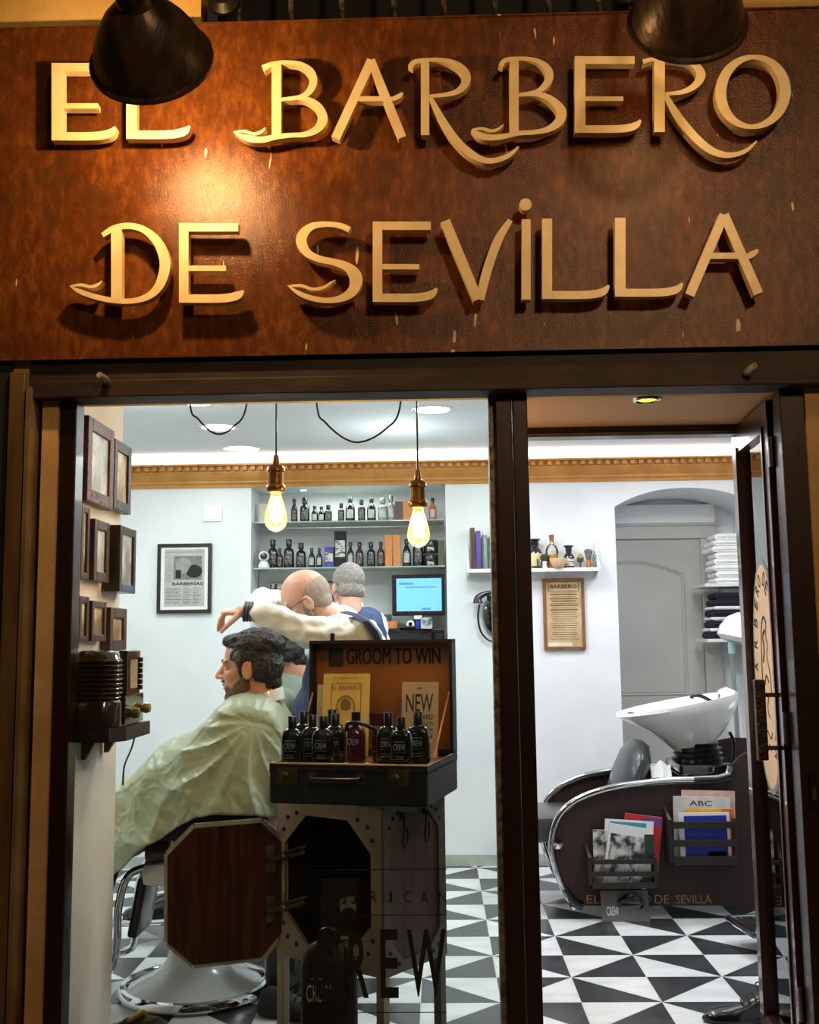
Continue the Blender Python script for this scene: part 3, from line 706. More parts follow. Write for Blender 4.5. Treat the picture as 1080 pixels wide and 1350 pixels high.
M_bamber = mat('amber_bottle', '#4a2010', '#341409', 6, .12, coat=.6)
M_bgrey = mat('grey_bottle', '#8a9088', '#777d76', 6, .25, coat=.4)
M_borange = mat('orange_bottle', '#d8622a', '#c4541f', 6, .2, coat=.4)
M_bred = mat('red_bottle', '#c82028', '#a81820', 6, .25, coat=.3)
M_burg = mat('burgundy', '#4a1418', '#380e12', 6, .2, coat=.5)
M_orange = mat('orange_card', '#d98a4a', '#cc7c3c', 6, .6)
M_purple = mat('purple_card', '#5a4a9a', '#4a3c88', 6, .6)
PROT = {'black': bottle_proto('round', M_bb, M_black, M_lab_dark), 'amber': bottle_proto('slim', M_bamber, M_black, M_lab_dark),
        'grey': bottle_proto('round', M_bgrey, M_steel, M_lab_light), 'orange': bottle_proto('slim', M_borange, M_black, M_lab_light),
        'slim': bottle_proto('slim', M_bb, M_black, M_lab_light), 'red': bottle_proto('round', M_bb, M_bred, M_lab_dark)}
USED = set()
def place_bottle(kind, loc, h, w_, label, group=None, rot=0):
    base = PROT[kind]; rr = .19 if kind in ('black', 'grey', 'red') else .165
    k = w_ / 2 / rr
    if kind not in USED:
        USED.add(kind); o = base; o.location = loc; o.rotation_euler = (0, 0, rot); o.scale = (k, k, h); o['label'] = label
    else: o = dup(base, loc, rot, label, None, (k, k, h))
    if group: o['group'] = group
    elif 'group' in o: del o['group']
    return o
def carton(px0, px1, yb, yt, Y, dep, m, label, cat='box', name='product_box', group=None, band=None):
    p0 = P(px0, yb, Y); p1 = P(px1, yt, Y)
    t = thing(name, label, cat, ((p0.x + p1.x) / 2, Y, p0.z), 0, group)
    b = MB(); b.b2((p0.x, Y, p0.z), (p1.x, Y + dep, p1.z), bev=.002); b.build('body', m, t, False, True)
    if band: b = MB(); h = p1.z - p0.z; b.b2((p0.x + .006, Y - .0008, p0.z + h * .3), (p1.x - .006, Y, p0.z + h * .75)); b.build('print', band, t, False, True)
    return t
YS_ = YB + .14
s1 = P(450, 689, YS_).z; s2 = P(450, 749, YS_).z
for z, nm in ((s1, 'upper'), (s2, 'lower')):
    b = MB(); b.b2((XN0 + .01, YB + .03, z - .008), (XN1 - .01, YB + .33, z), bev=.001)
    tag(b.build('glass_shelf', mat('shelf_glass', '#9fb6b0', '#97aea8', 3, .08, coat=.5)), '%s long glass shelf across the recess behind the barbers' % nm, 'shelf')
ORD = ['first', 'second', 'third', 'fourth', 'fifth', 'sixth', 'seventh', 'eighth', 'ninth', 'tenth', 'eleventh', 'twelfth', 'thirteenth', 'fourteenth']
k_ = YS_ / F
def row(items, z, nm):
    cnt = {}
    for kind, px, wpx, hpx in items:
        cnt[kind] = cnt.get(kind, 0) + 1
        word = {'black': 'round black bottle', 'amber': 'slim amber bottle', 'grey': 'grey bottle', 'orange': 'orange bottle with dark cap', 'slim': 'slim black bottle', 'red': 'black bottle with red top'}[kind]
        tot = sum(1 for i in items if i[0] == kind)
        lab = word + (', %s of its kind from the left' % ORD[cnt[kind] - 1] if tot > 1 else '') + ' on the %s glass shelf' % nm
        x = P(px, 700, YS_).x
        place_bottle(kind, (x, YS_, z), hpx * k_, wpx * k_, lab, 'bottles on the %s glass shelf' % nm)
row([('amber', 388, 9, 33), ('black', 402, 13, 34), ('slim', 415, 9, 23), ('slim', 424, 9, 22), ('black', 433, 10, 24), ('black', 450, 9, 26), ('slim', 462, 13, 34), ('black', 477, 10, 31), ('slim', 490, 12, 33), ('grey', 505, 13, 32), ('grey', 516, 10, 35), ('orange', 571, 10, 31)], s1, 'upper')
row([('black', 360, 13, 39), ('amber', 369, 9, 28), ('black', 381, 14, 39), ('black', 397, 13, 34), ('slim', 411, 9, 27), ('slim', 421, 8, 27), ('slim', 462, 9, 34), ('amber', 474, 11, 34), ('black', 489, 11, 34), ('amber', 502, 10, 34), ('slim', 536, 11, 37), ('red', 551, 14, 42)], s2, 'lower')
zz1, zz2 = 689, 749
for a in [(341, 352, zz1, 664, M_paper, 'pale carton at the left end of the upper glass shelf'), (521, 531, zz1, 661, M_brownwood, 'first brown carton right of the grey bottles on the upper shelf'), (532, 542, zz1, 660, M_orange, 'orange brown carton behind the right pendant bulb'), (544, 556, zz1, 661, M_brownwood, 'brown carton right of the right pendant bulb on the upper shelf'),
          (428, 440, zz2, 721, M_purple, 'small purple carton on the lower glass shelf'), (441, 456, zz2, 700, M_blackmatt, 'tall black carton standing above the grey-haired barber'), (508, 517, zz2, 705, M_orange, 'left one of two tall orange cartons'), (519, 528, zz2, 705, M_orange, 'right one of two tall orange cartons'), (578, 586, zz2, 712, mat('olive_card', '#6a6a4c', '#58583e', 6, .6), 'olive carton at the right end of the lower shelf')]:
    carton(a[0], a[1], a[2], a[3], YS_ - .02, .05, a[4], a[5], band=M_lab_light if a[4] in (M_blackmatt, M_purple) else None)
for q, nm in ((749, 'lower'), (730, 'upper')):
    p = P(568, q, YS_); t = thing('pomade_tin', 'wide black pomade tin, %s one of the stacked pair' % nm, 'tin', p, 0, 'stacked black tins')
    b = MB(); b.lathe([(0, 0), (.043, 0), (.045, .004), (.045, .05), (0, .05)], 24); b.build('body', M_bb, t, True)
    b = MB(); b.lathe([(0, .05), (.047, .05), (.047, .078), (.044, .082), (0, .082)], 24); b.build('lid', M_black, t, True)
    b = MB(); b.b2((-.02, -.047, .015), (.02, -.044, .04)); b.build('label', M_lab_light, t)
# security camera
p = P(348, 749, YB + .06)
t = thing('security_camera', 'round white security camera on the lower glass shelf', 'camera', p)
b = MB(); b.lathe([(0, 0), (.034, 0), (.036, .012), (.026, .035), (.012, .045), (0, .045)], 24); b.build('base', M_white, t, True)
b = MB(); b.ell((0, 0, .072), (.034, .032, .034)); hd_ = b.build('head', M_white, t, True)
b = MB(); b.lathe([(0, 0), (.02, 0), (.022, .004), (0, .006)], 20, Matrix.Translation((.004, -.03, .072)) @ Matrix.Rotation(PI / 2, 4, 'X')); b.build('lens', M_black, hd_, True)
b = MB(); b.tube(crom([(-.02, .02, .01), (-.03, -.02, -.05), (-.035, -.0, -.2), (-.03, .05, -.33)], 6), .0025, 6); b.build('cable', M_blackmatt, t, True)
# collage picture behind the barbers, white sign
p0, p1 = P(354, 800, YB + .3), P(386, 768, YB + .3)
t = thing('photo_collage', 'small black and white photo collage standing in the recess', 'picture', p0)
b = MB(); b.b2((p0.x, YB + .3, p0.z), (p1.x, YB + .31, p1.z), bev=.002); b.build('frame', M_steel, t, False, True)
b = MB(); b.b2((p0.x + .01, YB + .298, p0.z + .01), (p1.x - .01, YB + .3, p1.z - .01)); b.build('print', mat('collage_print', '#e8e8e4', '#2a2a2c', 26, .6, ramp=(.48, .52)), t, False, True)
p0, p1 = P(412, 800, YB + .3), P(440, 766, YB + .3)
t = thing('picture_frame', 'white card in a dark frame partly behind the grey-haired barber', 'picture', p0)
b = MB(); b.b2((p0.x, YB + .3, p0.z), (p1.x, YB + .315, p1.z)); b.build('frame', M_black, t, False, True)
b = MB(); b.b2((p0.x + .012, YB + .297, p0.z), (p1.x - .012, YB + .3, p1.z - .012)); b.build('card', M_paper, t, False, True)

# ================================================================== TILL AREA
Yc = YB + .05
zt0 = P(545, 829, Yc).z
p0 = P(498, 829, Yc); p1 = P(586, 829, Yc)
t = thing('cash_drawer', 'long black cash drawer standing under the blue monitor', 'drawer', (p0.x, Yc, ZN0))
b = MB(); b.b2((p0.x, Yc + .01, ZN0), (p1.x, Yc + .27, zt0), bev=.006); b.build('housing', M_black, t, False, True)
b = MB(); b.b2((p0.x + .01, Yc, ZN0 + .01), (p1.x - .01, Yc + .012, zt0 - .03), bev=.003); dfr = b.build('drawer_front', M_blackmatt, t, False, True)
b = MB(); b.lathe([(0, 0), (.008, 0), (.008, .006), (0, .006)], 14, Matrix.Translation(((p0.x + p1.x) / 2, Yc, ZN0 + .05)) @ Matrix.Rotation(PI / 2, 4, 'X')); b.build('lock', M_chrome, dfr, True, True)
Ym = YB + .12
p0 = P(517, 812, Ym); p1 = P(586, 757, Ym); xm = (p0.x + p1.x) / 2
t = thing('computer_monitor', 'black till monitor with a bright blue screen', 'monitor', (xm, Ym, zt0))
b = MB(); b.b2((p0.x, Ym, p0.z), (p1.x, Ym + .04, p1.z), bev=.008); bz = b.build('bezel', M_black, t, False, True)
b = MB(); q0 = P(523, 806, Ym - .001); q1 = P(582, 762, Ym - .001); b.b2((q0.x, Ym - .0015, q0.z), (q1.x, Ym, q1.z)); b.build('screen', emis('screen_blue', '#6fb4f0', .85), bz, False, True)
b = MB()
for (a, c, d_, e) in ((526, 545, 768, 771), (535, 575, 773, 775), (526, 580, 790, 790.8), (556, 568, 801, 804)):
    r0 = P(a, e, Ym - .003); r1 = P(c, d_, Ym - .003); b.b2((r0.x, Ym - .0025, r0.z), (r1.x, Ym - .0016, r1.z))
b.build('screen_text', emis('screen_text', '#4a80c0', .7), t, False, True)
b = MB(); b.b2((xm - .03, Ym + .02, zt0), (xm + .03, Ym + .05, p0.z + .02)); b.b2((xm - .1, Ym - .05, zt0), (xm + .1, Ym + .1, zt0 + .015), bev=.005); b.build('stand', M_black, t, False, True)
b = MB(); r0 = P(547, 815, Ym - .01); b.box((r0.x + .02, Ym - .006, r0.z + .005), (.05, .01, .022)); b.build('tag', M_white, t, False, True)
# odds and ends on the drawer
def cyl(name, label, cat, p, r, h, m, m2=None):
    t = thing(name, label, cat, p)
    b = MB(); b.lathe([(0, 0), (r * .9, 0), (r, h * .05), (r, h), (r * .9, h), (r * .88, h * .1), (0, h * .1)], 20); b.build('cup', m, t, True)
    if m2: b = MB(); b.lathe([(0, h * .1), (r * .86, h * .1), (r * .86, h * .8), (0, h * .85)], 18); b.build('contents', m2, t, True)
cyl('small_tub', 'copper coloured tub on the cash drawer beside the barber', 'tub', P(516, 829, Ym - .04), .04, .045, M_orange, M_paper)
cyl('blue_cup', 'small blue cup under the monitor', 'cup', P(552, 829, Ym - .06), .018, .05, mat('blue_plastic', '#2a50b8', '#2040a0', 5, .4))
carton(555, 570, 829, 814, Ym - .11, .05, mat('silver_pack', '#b8bcc0', '#55585c', 22, .4, ramp=(.45, .55)), 'silver patterned packet under the monitor', 'packet', 'packet')
t = thing('adhesive_tape_dispenser', 'dark tape dispenser lying on the cash drawer', 'tape dispenser', P(537, 829, Ym - .06))
b = MB(); b.b2((-.05, -.02, 0), (.05, .02, .018), bev=.006); b.build('body', M_black, t); b = MB(); b.lathe([(.012, -.008), (.024, -.008), (.024, .008), (.012, .008), (.012, -.008)], 20, Matrix.Translation((.02, 0, .028)) @ Matrix.Rotation(PI / 2, 4, 'X')); b.build('roll', M_white, t, True)
carton(503, 516, 829, 810, Ym + .05, .1, mat('smoke_acrylic', '#4a5454', '#5a6464', 5, .2), 'smoked document tray left of the monitor', 'tray', 'document_tray')

# ================================================================== THINGS ON THE BACK WALL
def wall_frame(px0, px1, yt, yb, Y, fw, m, label, name='picture_frame', cat='picture', dep=.025, page=M_paper):
    a, c = P(px0, yb, Y), P(px1, yt, Y); t = thing(name, label, cat, a)
    b = MB()
    for lo, hi in (((a.x, a.z), (a.x + fw, c.z)), ((c.x - fw, a.z), (c.x, c.z)), ((a.x + fw, a.z), (c.x - fw, a.z + fw)), ((a.x + fw, c.z - fw), (c.x - fw, c.z))):
        b.b2((lo[0], Y, lo[1]), (hi[0], Y + dep, hi[1]), bev=.003)
    b.build('frame', m, t, False, True)
    b = MB(); b.b2((a.x + fw, Y + .01, a.z + fw), (c.x - fw, Y + dep, c.z - fw)); b.build('mount', page, t, False, True)
    return t, a, c
Yf = YB - .027
t, a, c = wall_frame(206, 279, 716, 809, Yf, .022, M_black, 'black framed newspaper page headed BARBERÍAS on the white wall', page=M_white)
W_ = c.x - a.x; H_ = c.z - a.z
def fx(u): return a.x + W_ * u
def fz(v): return a.z + H_ * v
b = MB(); b.b2((fx(.13), Yf + .008, fz(.1)), (fx(.87), Yf + .0102, fz(.92)), mi=0)
b.b2((fx(.3), Yf + .007, fz(.48)), (fx(.82), Yf + .008, fz(.82)), mi=1)
b.ell((fx(.48), Yf + .007, fz(.68)), (.05, .001, .05), mi=2); b.ell((fx(.68), Yf + .007, fz(.6)), (.05, .001, .04), mi=3); b.b2((fx(.34), Yf + .0062, fz(.5)), (fx(.44), Yf + .007, fz(.62)), mi=3)
b.text('BARBERÍAS', (fx(.28), Yf + .007, fz(.40)), (1, 0, 0), (0, 0, 1), W_ * .56, H_ * .055, -.0008, .02, mi=3)
for i in range(10):
    v = .36 - i * .024
    for u in (.16, .3, .48, .66): b.b2((fx(u), Yf + .0072, fz(v)), (fx(u + .15 - (.04 if i % 3 == 0 else 0)), Yf + .008, fz(v + .01)), mi=1 if i % 2 else 2)
for i in range(14): b.b2((fx(.15), Yf + .0072, fz(.84 - i * .03)), (fx(.27), Yf + .008, fz(.85 - i * .03)), mi=2)
b.b2((fx(.15), Yf + .0072, fz(.87)), (fx(.85), Yf + .008, fz(.885)), mi=2)
b.build('newspaper_page', [mat('newsprint', '#b9b8b2', '#aaa9a3', 10, .8), mat('print_mid', '#83827e', '#6a6966', 30, .8), mat('print_light', '#9a9994', '#8a8984', 30, .8), M_ink], t, False, True)
t, a, c = wall_frame(718, 770, 762, 857, Yf, .018, mat('oak_frame', '#8a5a34', '#6a4226', 8, .45, stretch=(2, 2, 1)), 'narrow wooden framed old notice on the wall under the white shelf', page=mat('old_paper', '#c8ae84', '#b09468', 9, .8))
W_ = c.x - a.x; H_ = c.z - a.z
b = MB()
b.text('BARBERO', (fx(.18), Yf + .008, fz(.86)), (1, 0, 0), (0, 0, 1), W_ * .64, H_ * .055, -.0012, .02)
for i in range(22):
    v = .8 - i * .031; i2 = random.random() * .08
    b.b2((fx(.16 + i2), Yf + .0085, fz(v)), (fx(.84 - i2), Yf + .0099, fz(v + (.013 if i in (1, 3, 4, 6, 8) else .006))))
for lo, hi in (((.13, .82), (.87, .825)), ((.13, .945), (.87, .95)), ((.13, .82), (.145, .95)), ((.855, .82), (.87, .95))): b.b2((fx(lo[0]), Yf + .0085, fz(lo[1])), (fx(hi[0]), Yf + .0099, fz(hi[1])))
b.build('printed_text', mat('faded_ink', '#4a3a28', '#5e4a32', 30, .8), t, False, True)
b = MB(); b.b2((fx(.1), Yf + .0085, fz(.05)), (fx(.68), Yf + .0099, fz(.1))); b.build('paper_slip', M_paper, t, False, True)
p = P(281, 677, YB); b = MB(); b.box((p.x, YB - .006, p.z), (.115, .012, .1), bev=.004); b.box((p.x, YB - .014, p.z), (.085, .006, .07), bev=.003)
tag(b.build('wall_plate', M_white), 'blank square white cover plate on the white wall', 'cover plate')

# white wall shelf with its bracket
Ysh = YB - .14
p0, p1 = P(616, 752, Ysh), P(789, 752, Ysh); zs = P(700, 749, Ysh).z
t = thing('wall_shelf', 'white wooden wall shelf carrying jars and shaving things', 'shelf', (p0.x, YB, zs))
b = MB(); b.b2((p0.x, Ysh, zs - .022), (p1.x, YB, zs), bev=.003); b.build('board', M_white, t, False, True)
for x, s in ((p1.x, 1), (p0.x, 1)):
    pr = [(YB, zs - .04), (Ysh + .02, zs - .035), (Ysh + .01, zs), (Ysh + .03, zs + .02), (YB - .05, zs + .08), (YB - .02, zs + .15), (YB, zs + .17)]
    b = MB(); b.prism([(x, y, z) for y, z in pr], (.014, 0, 0)); b.build('bracket', M_white, t, False, True)
Yi = YB - .07
def jar(name, label, cat, px, r, prof, m, parts):
    x = P(px, 700, Yi).x; t = thing(name, label, cat, (x, Yi, zs))
    b = MB(); b.lathe([(q[0] * r, q[1] * r) for q in prof], 24); b.build('body', m, t, True)
    for nm, pf, mm in parts: b = MB(); b.lathe([(q[0] * r, q[1] * r) for q in pf], 24); b.build(nm, mm, t, True)
    return t
pro = [(0, 0), (1, 0), (1.05, .1), (1.05, 2.1), (.8, 2.6), (.55, 2.85), (.55, 3.2)]
jar('storage_jar', 'dark wide-necked jar with cream label beside the dark mullion', 'jar', 704, .045, pro, M_bb, [('stopper', [(.5, 3.1), (.55, 3.15), (.6, 3.7), (.85, 3.85), (.85, 3.95), (0, 3.95)], M_black), ('label', [(1.07, .3), (1.07, 2.0)], mat('cream_label', '#d8c49a', '#c8b488', 9, .7))])
jar('storage_jar', 'dark jar with a flared stopper right of the oil bottle', 'jar', 749, .032, pro, M_bb, [('stopper', [(.5, 3.1), (.6, 3.3), (.6, 3.8), (.95, 4.15), (.95, 4.25), (0, 4.25)], M_black), ('label', [(1.07, .4), (1.07, 1.8)], M_lab_light)])
jar('oil_bottle', 'clear bottle half full of golden oil with a cork', 'bottle', 727, .037, [(0, 0), (1, 0), (1.04, .1), (1.04, 3.0), (.8, 3.6), (.35, 4.0), (.3, 4.6)], glass('clear_glass', (.95, .97, .97), 1.0), [('oil', [(0, .1), (.97, .1), (.97, 2.3), (0, 2.3)], mat('golden_oil', '#c89a1c', '#b88a14', 5, .2)), ('cork', [(.28, 4.3), (.36, 4.7), (.45, 5.4), (.3, 5.5), (0, 5.5)], mat('cork', '#a8703c', '#8c5a2e', 30, .8))])
t = jar('shaving_bowl', 'beige wooden shaving bowl in front of the oil bottle', 'bowl', 733, .05, [(0, 0), (.5, 0), (.75, .25), (1, .8), (1.05, 1.1), (1.0, 1.1), (.9, .8), (0, .3)], mat('beige_bowl', '#dcb894', '#cda680', 6, .4), []); t.location.y -= .075
t = jar('shaving_brush', 'upright shaving brush with white handle by the cream-labelled jar', 'brush', 716, .02, [(0, 0), (.8, 0), (.9, .5), (.6, 1.0), (.8, 1.6), (.7, 2)], M_white, [('bristles', [(.7, 2.0), (1.1, 2.8), (1.2, 3.5), (.8, 4.1), (0, 4.3)], mat('badger', '#2a2826', '#46423e', 60, .9))]); t.location.y -= .05
jar('glass_tumbler', 'little clear glass at the left of the shaving bowl', 'glass', 709, .018, [(0, 0), (.8, 0), (1, 3), (.93, 3), (.75, .3), (0, .3)], glass('clear_glass'), []).location.y -= .06
jar('plant_cup', 'small green plant in a dark glass cup on the shelf', 'plant', 764, .019, [(0, 0), (.7, 0), (.25, .3), (.25, 1.6), (1, 2.2), (1.1, 3.2), (.95, 3.2), (0, 2.4)], mat('cup_dark', '#4a4c40', '#36382c', 6, .3), [('foliage', [(.9, 2.8), (1.0, 3.4), (.6, 4.2), (.2, 4.8), (0, 4.9)], mat('leaf_green', '#a8a838', '#7c8a2c', 30, .7))])
t = thing('shaving_brush', 'shaving brush with orange handle hanging head up at the shelf end', 'brush', (P(775, 700, Yi).x, Yi, zs))
b = MB(); b.lathe([(0, 0), (.014, 0), (.015, .03), (.011, .045), (.012, .05)], 18); b.build('handle', mat('copper_handle', '#b8703c', '#a05c2c', 8, .3, .4), t, True)
b = MB(); b.lathe([(.012, .048), (.02, .075), (.026, .1), (.018, .112), (0, .115)], 18); b.build('bristles', mat('badger_pale', '#8a8680', '#3e3a36', 60, .9), t, True)
t = thing('clear_bottle', 'small pale clear bottle next to the shelf bracket', 'bottle', (P(783, 700, Yi).x, Yi, zs))
b = MB(); b.lathe([(0, 0), (.012, 0), (.012, .07), (.006, .085), (.006, .1), (0, .1)], 16); b.build('body', glass('teal_glass', (.7, .9, .88), 1.5), t, True)
# books / sprays at the left end, seen through the window
for px0, px1, yt, m, lab in ((622, 627, 697, M_brownwood, 'thin brown book leaning at the left end of the wall shelf'), (628, 633, 701, M_purple, 'purple book on the wall shelf left of the mullion'), (635, 643, 698, M_bgrey, 'grey spray can on the wall shelf left of the mullion'), (644, 652, 700, mat('teal_can', '#5a8490', '#4a7480', 6, .4), 'teal can on the wall shelf hard by the mullion')):
    a_, c_ = P(px0, 749, Yi), P(px1, yt, Yi)
    if 'book' in lab:
        t = thing('book', lab, 'book', (a_.x, Yi, zs)); t.rotation_euler = (0, -.03 if 'thin' in lab else 0, 0)
        b = MB(); b.b2((0, -.06, 0), (c_.x - a_.x, .06, c_.z - zs), bev=.001); b.build('cover', m, t)
        b = MB(); b.b2((.002, -.058, .003), (c_.x - a_.x - .002, .0615, c_.z - zs + .0008)); b.build('pages', M_paper, t)
    else:
        r = (c_.x - a_.x) / 2; h = c_.z - zs
        t = thing('spray_can', lab, 'spray can', ((a_.x + c_.x) / 2, Yi, zs)); b = MB(); b.lathe([(0, 0), (r, 0), (r, h * .78), (r * .6, h * .86)], 18); b.build('body', m, t, True)
        b = MB(); b.lathe([(r * .5, h * .84), (r * .5, h * .98), (0, h)], 14); b.build('nozzle', M_white, t, True)
# wall telephone
p = P(643, 808, YB)
t = thing('wall_telephone', 'old black wall telephone partly hidden by the mullion', 'telephone', p)
b = MB(); b.lathe([(0, 0), (.075, 0), (.08, .02), (.07, .05), (.05, .06), (0, .062)], 28, Matrix.Translation(p + V((.045, 0, -.02))) @ Matrix.Rotation(PI / 2, 4, 'X') , sy=1.5); tb_ = b.build('body', M_bb, t, True, True)
b = MB(); b.lathe([(.02, .06), (.042, .062), (.042, .07), (.02, .07)], 28, Matrix.Translation(p + V((.045, 0, -.03))) @ Matrix.Rotation(PI / 2, 4, 'X')); b.build('dial', M_chrome, tb_, True, True)
b = MB(); q = p + V((-.005, -.065, 0)); b.tube(crom([tuple(q + V(v)) + (r_,) for v, r_ in (((-.055, 0, .055), .03), ((-.05, 0, .09), .022), ((.0, 0, .115), .014), ((.07, 0, .12), .013), ((.14, 0, .1), .022), ((.15, 0, .07), .03))], 5), .016, 12)
b.v = b.v; b.build('handset', M_bb, t, True, True)
b = MB(); b.tube(crom([tuple(p + V(v)) for v in ((-.05, -.05, .05), (-.06, -.04, -.03), (-.04, -.04, -.12), (.02, -.03, -.17), (.08, -.03, -.12))], 8), .006, 8); b.build('cord', M_black, t, True, True)
b = MB(); b.box(p + V((.045, -.02, .09)), (.1, .05, .03), bev=.008); b.build('cradle', M_black, t, False, True)

# ================================================================== ARCH: door, towels
Yd = YB + .55
M_door = mat('grey_door', '#b9b8b2', '#b1b0aa', 3, .5)
xd0, xd1 = P(815, 800, Yd - .02).x + .01, P(926, 800, Yd).x; zd = P(870, 711, Yd).z
b = MB(); cs = .11
b.b2((xd0 - .02, Yd - .03, zd), (xd1 + cs, Yd, zd + .1), bev=.008); b.b2((xd1, Yd - .03, 0), (xd1 + cs, Yd, zd), bev=.008); b.b2((xd0 - .02, Yd - .045, zd + .085), (xd1 + cs + .02, Yd, zd + .115), bev=.006)
struct(b.build('trim_14', mat('casing_grey', '#c2c0ba', '#bab8b2', 3, .5)))
b = MB(); b.b2((xd0 - .3, Yd - .014, .005), (xd1 - .006, Yd + .005, zd - .005), bev=.003)
# arched raised moulding as a tube frame
pz0, pz1 = .95, zd - .14; mx0, mx1 = xd0 - .25, xd1 - .12
arc = [(mx0 + (mx1 - mx0) * i / 14, pz1 - .09 + .09 * math.sin(PI * i / 14)) for i in range(15)]
for off, r in ((0, .008), (.016, .004)):
    lp = [(x + (off if i == 0 else -off if i == 14 else 0), Yd - .015, z - off) for i, (x, z) in enumerate(arc)] + [(mx1 - off, Yd - .015, pz0 + off), (mx0 + off, Yd - .015, pz0 + off)]
    b.tube(lp, r, 6, closed=True)
    b.tube([(mx0 + off, Yd - .015, .84 - off), (mx1 - off, Yd - .015, .84 - off), (mx1 - off, Yd - .015, .15 + off), (mx0 + off, Yd - .015, .15 + off)], r, 6, closed=True)
struct(b.build('door_1', M_door), 'grey panelled door with an arched upper panel in the arched recess')
# towel shelves
Yt = YB + .26
xt0, xt1 = P(929, 800, Yt).x, XA1 - .0
M_shelfw = mat('shelf_white', '#d8d8d4', '#cfcfcb', 3, .5)
def shelf(z, lab):
    b = MB(); b.b2((xt0 - .02, Yt - .12, z - .02), (xt1, Yt + .2, z), bev=.002); tag(b.build('towel_shelf', M_shelfw), lab, 'shelf')
z1 = P(950, 769, Yt - .12).z; z0 = P(950, 842, Yt - .12).z
shelf(z1, 'pale grey shelf holding the folded white towels'); shelf(z0, 'pale grey shelf holding the folded black towels')
def towel(z, h, x0, x1, m, label, group, seed, edge=None):
    rnd = random.Random(seed); t = thing('folded_towel', label, 'towel', (x0, Yt, z), 0, group)
    prof = []; n = 10
    for i in range(n + 1):
        a = -PI / 2 + PI * i / n; prof.append((-math.cos(a) * h * .55, h / 2 + math.sin(a) * h * .48))
    rings = []
    for k in range(9):
        yy = -.1 + .22 * k / 8; dx = rnd.uniform(-.006, .006); dz = rnd.uniform(-.001, .001)
        rings.append([V((px + dx + h * .5, yy, pz + dz)) for px, pz in prof] + [V((x1 - x0 + dx, yy, h * .96)), V((x1 - x0 + dx, yy, .0))])
    b = MB(); b.loft(rings); b.build('cloth', m, t, True)
    b = MB(); b.tube([(h * .3, -.102, h * .5), ((x1 - x0) * .5, -.104, h * .52), (x1 - x0 - .004, -.102, h * .48)], h * .18, 6); b.build('fold', edge or m, t, True)
M_tow = mat('white_terry', '#f2f2f0', '#e4e4e2', 60, .95, bump=.4, bscale=240)
M_towb = mat('black_terry', '#1c1e2c', '#12131c', 60, .95, bump=.4, bscale=240)
n = 8; hh = (P(950, 703, Yt - .1).z - z1) / n
for i in range(n): towel(z1 + i * hh, hh * .98, xt0 + .05 + .012 * math.sin(i * 2.1), xt1 - .01, M_tow, 'folded white towel, %s from the bottom of the white stack' % ORD[i], 'stacked white towels', i)
hb = (P(950, 781, Yt - .1).z - z0)
segs = [('b', .16), ('w', .07), ('b', .17), ('w', .07), ('b', .16), ('w', .07), ('b', .15), ('b', .15)]
zc2 = z0; kb = kw = 0
for c_, f in segs:
    if c_ == 'b': kb += 1; lab = 'folded black towel, %s black one from the bottom of the dark stack' % ORD[kb - 1]
    else: kw += 1; lab = 'thin white towel, %s white one from the bottom among black towels' % ORD[kw - 1]
    towel(zc2, hb * f * .98, xt0 + .01 * kb, xt1 - .01, M_towb if c_ == 'b' else M_tow, lab, 'black and white towels on the lower shelf', kb + 20); zc2 += hb * f
# hood dryer on a stand
Yh = 6.15; px0 = P(970, 960, Yh)
t = thing('hood_dryer', 'white hooded dryer on a slim grey pole beside the basin', 'hair dryer', (px0.x, Yh, 0))
hz = P(970, 843, Yh).z
b = MB(); b.tube([(px0.x + .02, Yh, .05), (px0.x, Yh, hz - .06)], .014, 12); b.build('pole', mat('grey_pole', '#8c9494', '#7c8484', 5, .35, .3), t, True, True)
b = MB(); b.tube([(px0.x, Yh, hz - .08), (px0.x, Yh, hz + .01)], .02, 12); b.build('collar', mat('teal_collar', '#9fcfc6', '#8fbfb6', 5, .4), t, True, True)
b = MB(); b.lathe([(0, .17), (.06, .165), (.11, .13), (.14, .07), (.145, .02), (.12, 0), (.1, -.005), (.09, .03), (0, .06)], 28, Matrix.Translation((px0.x + .06, Yh, hz - .02)) @ Matrix.Rotation(.25, 4, 'Y')); b.build('hood', M_white, t, True, True)
b = MB()
for k in range(5): a = 2 * PI * k / 5; b.bar((px0.x + .02, Yh, .06), (px0.x + .02 + .24 * math.cos(a), Yh + .24 * math.sin(a), .03), .025, .02)
b.build('base', M_blackmetal, t, False, True)

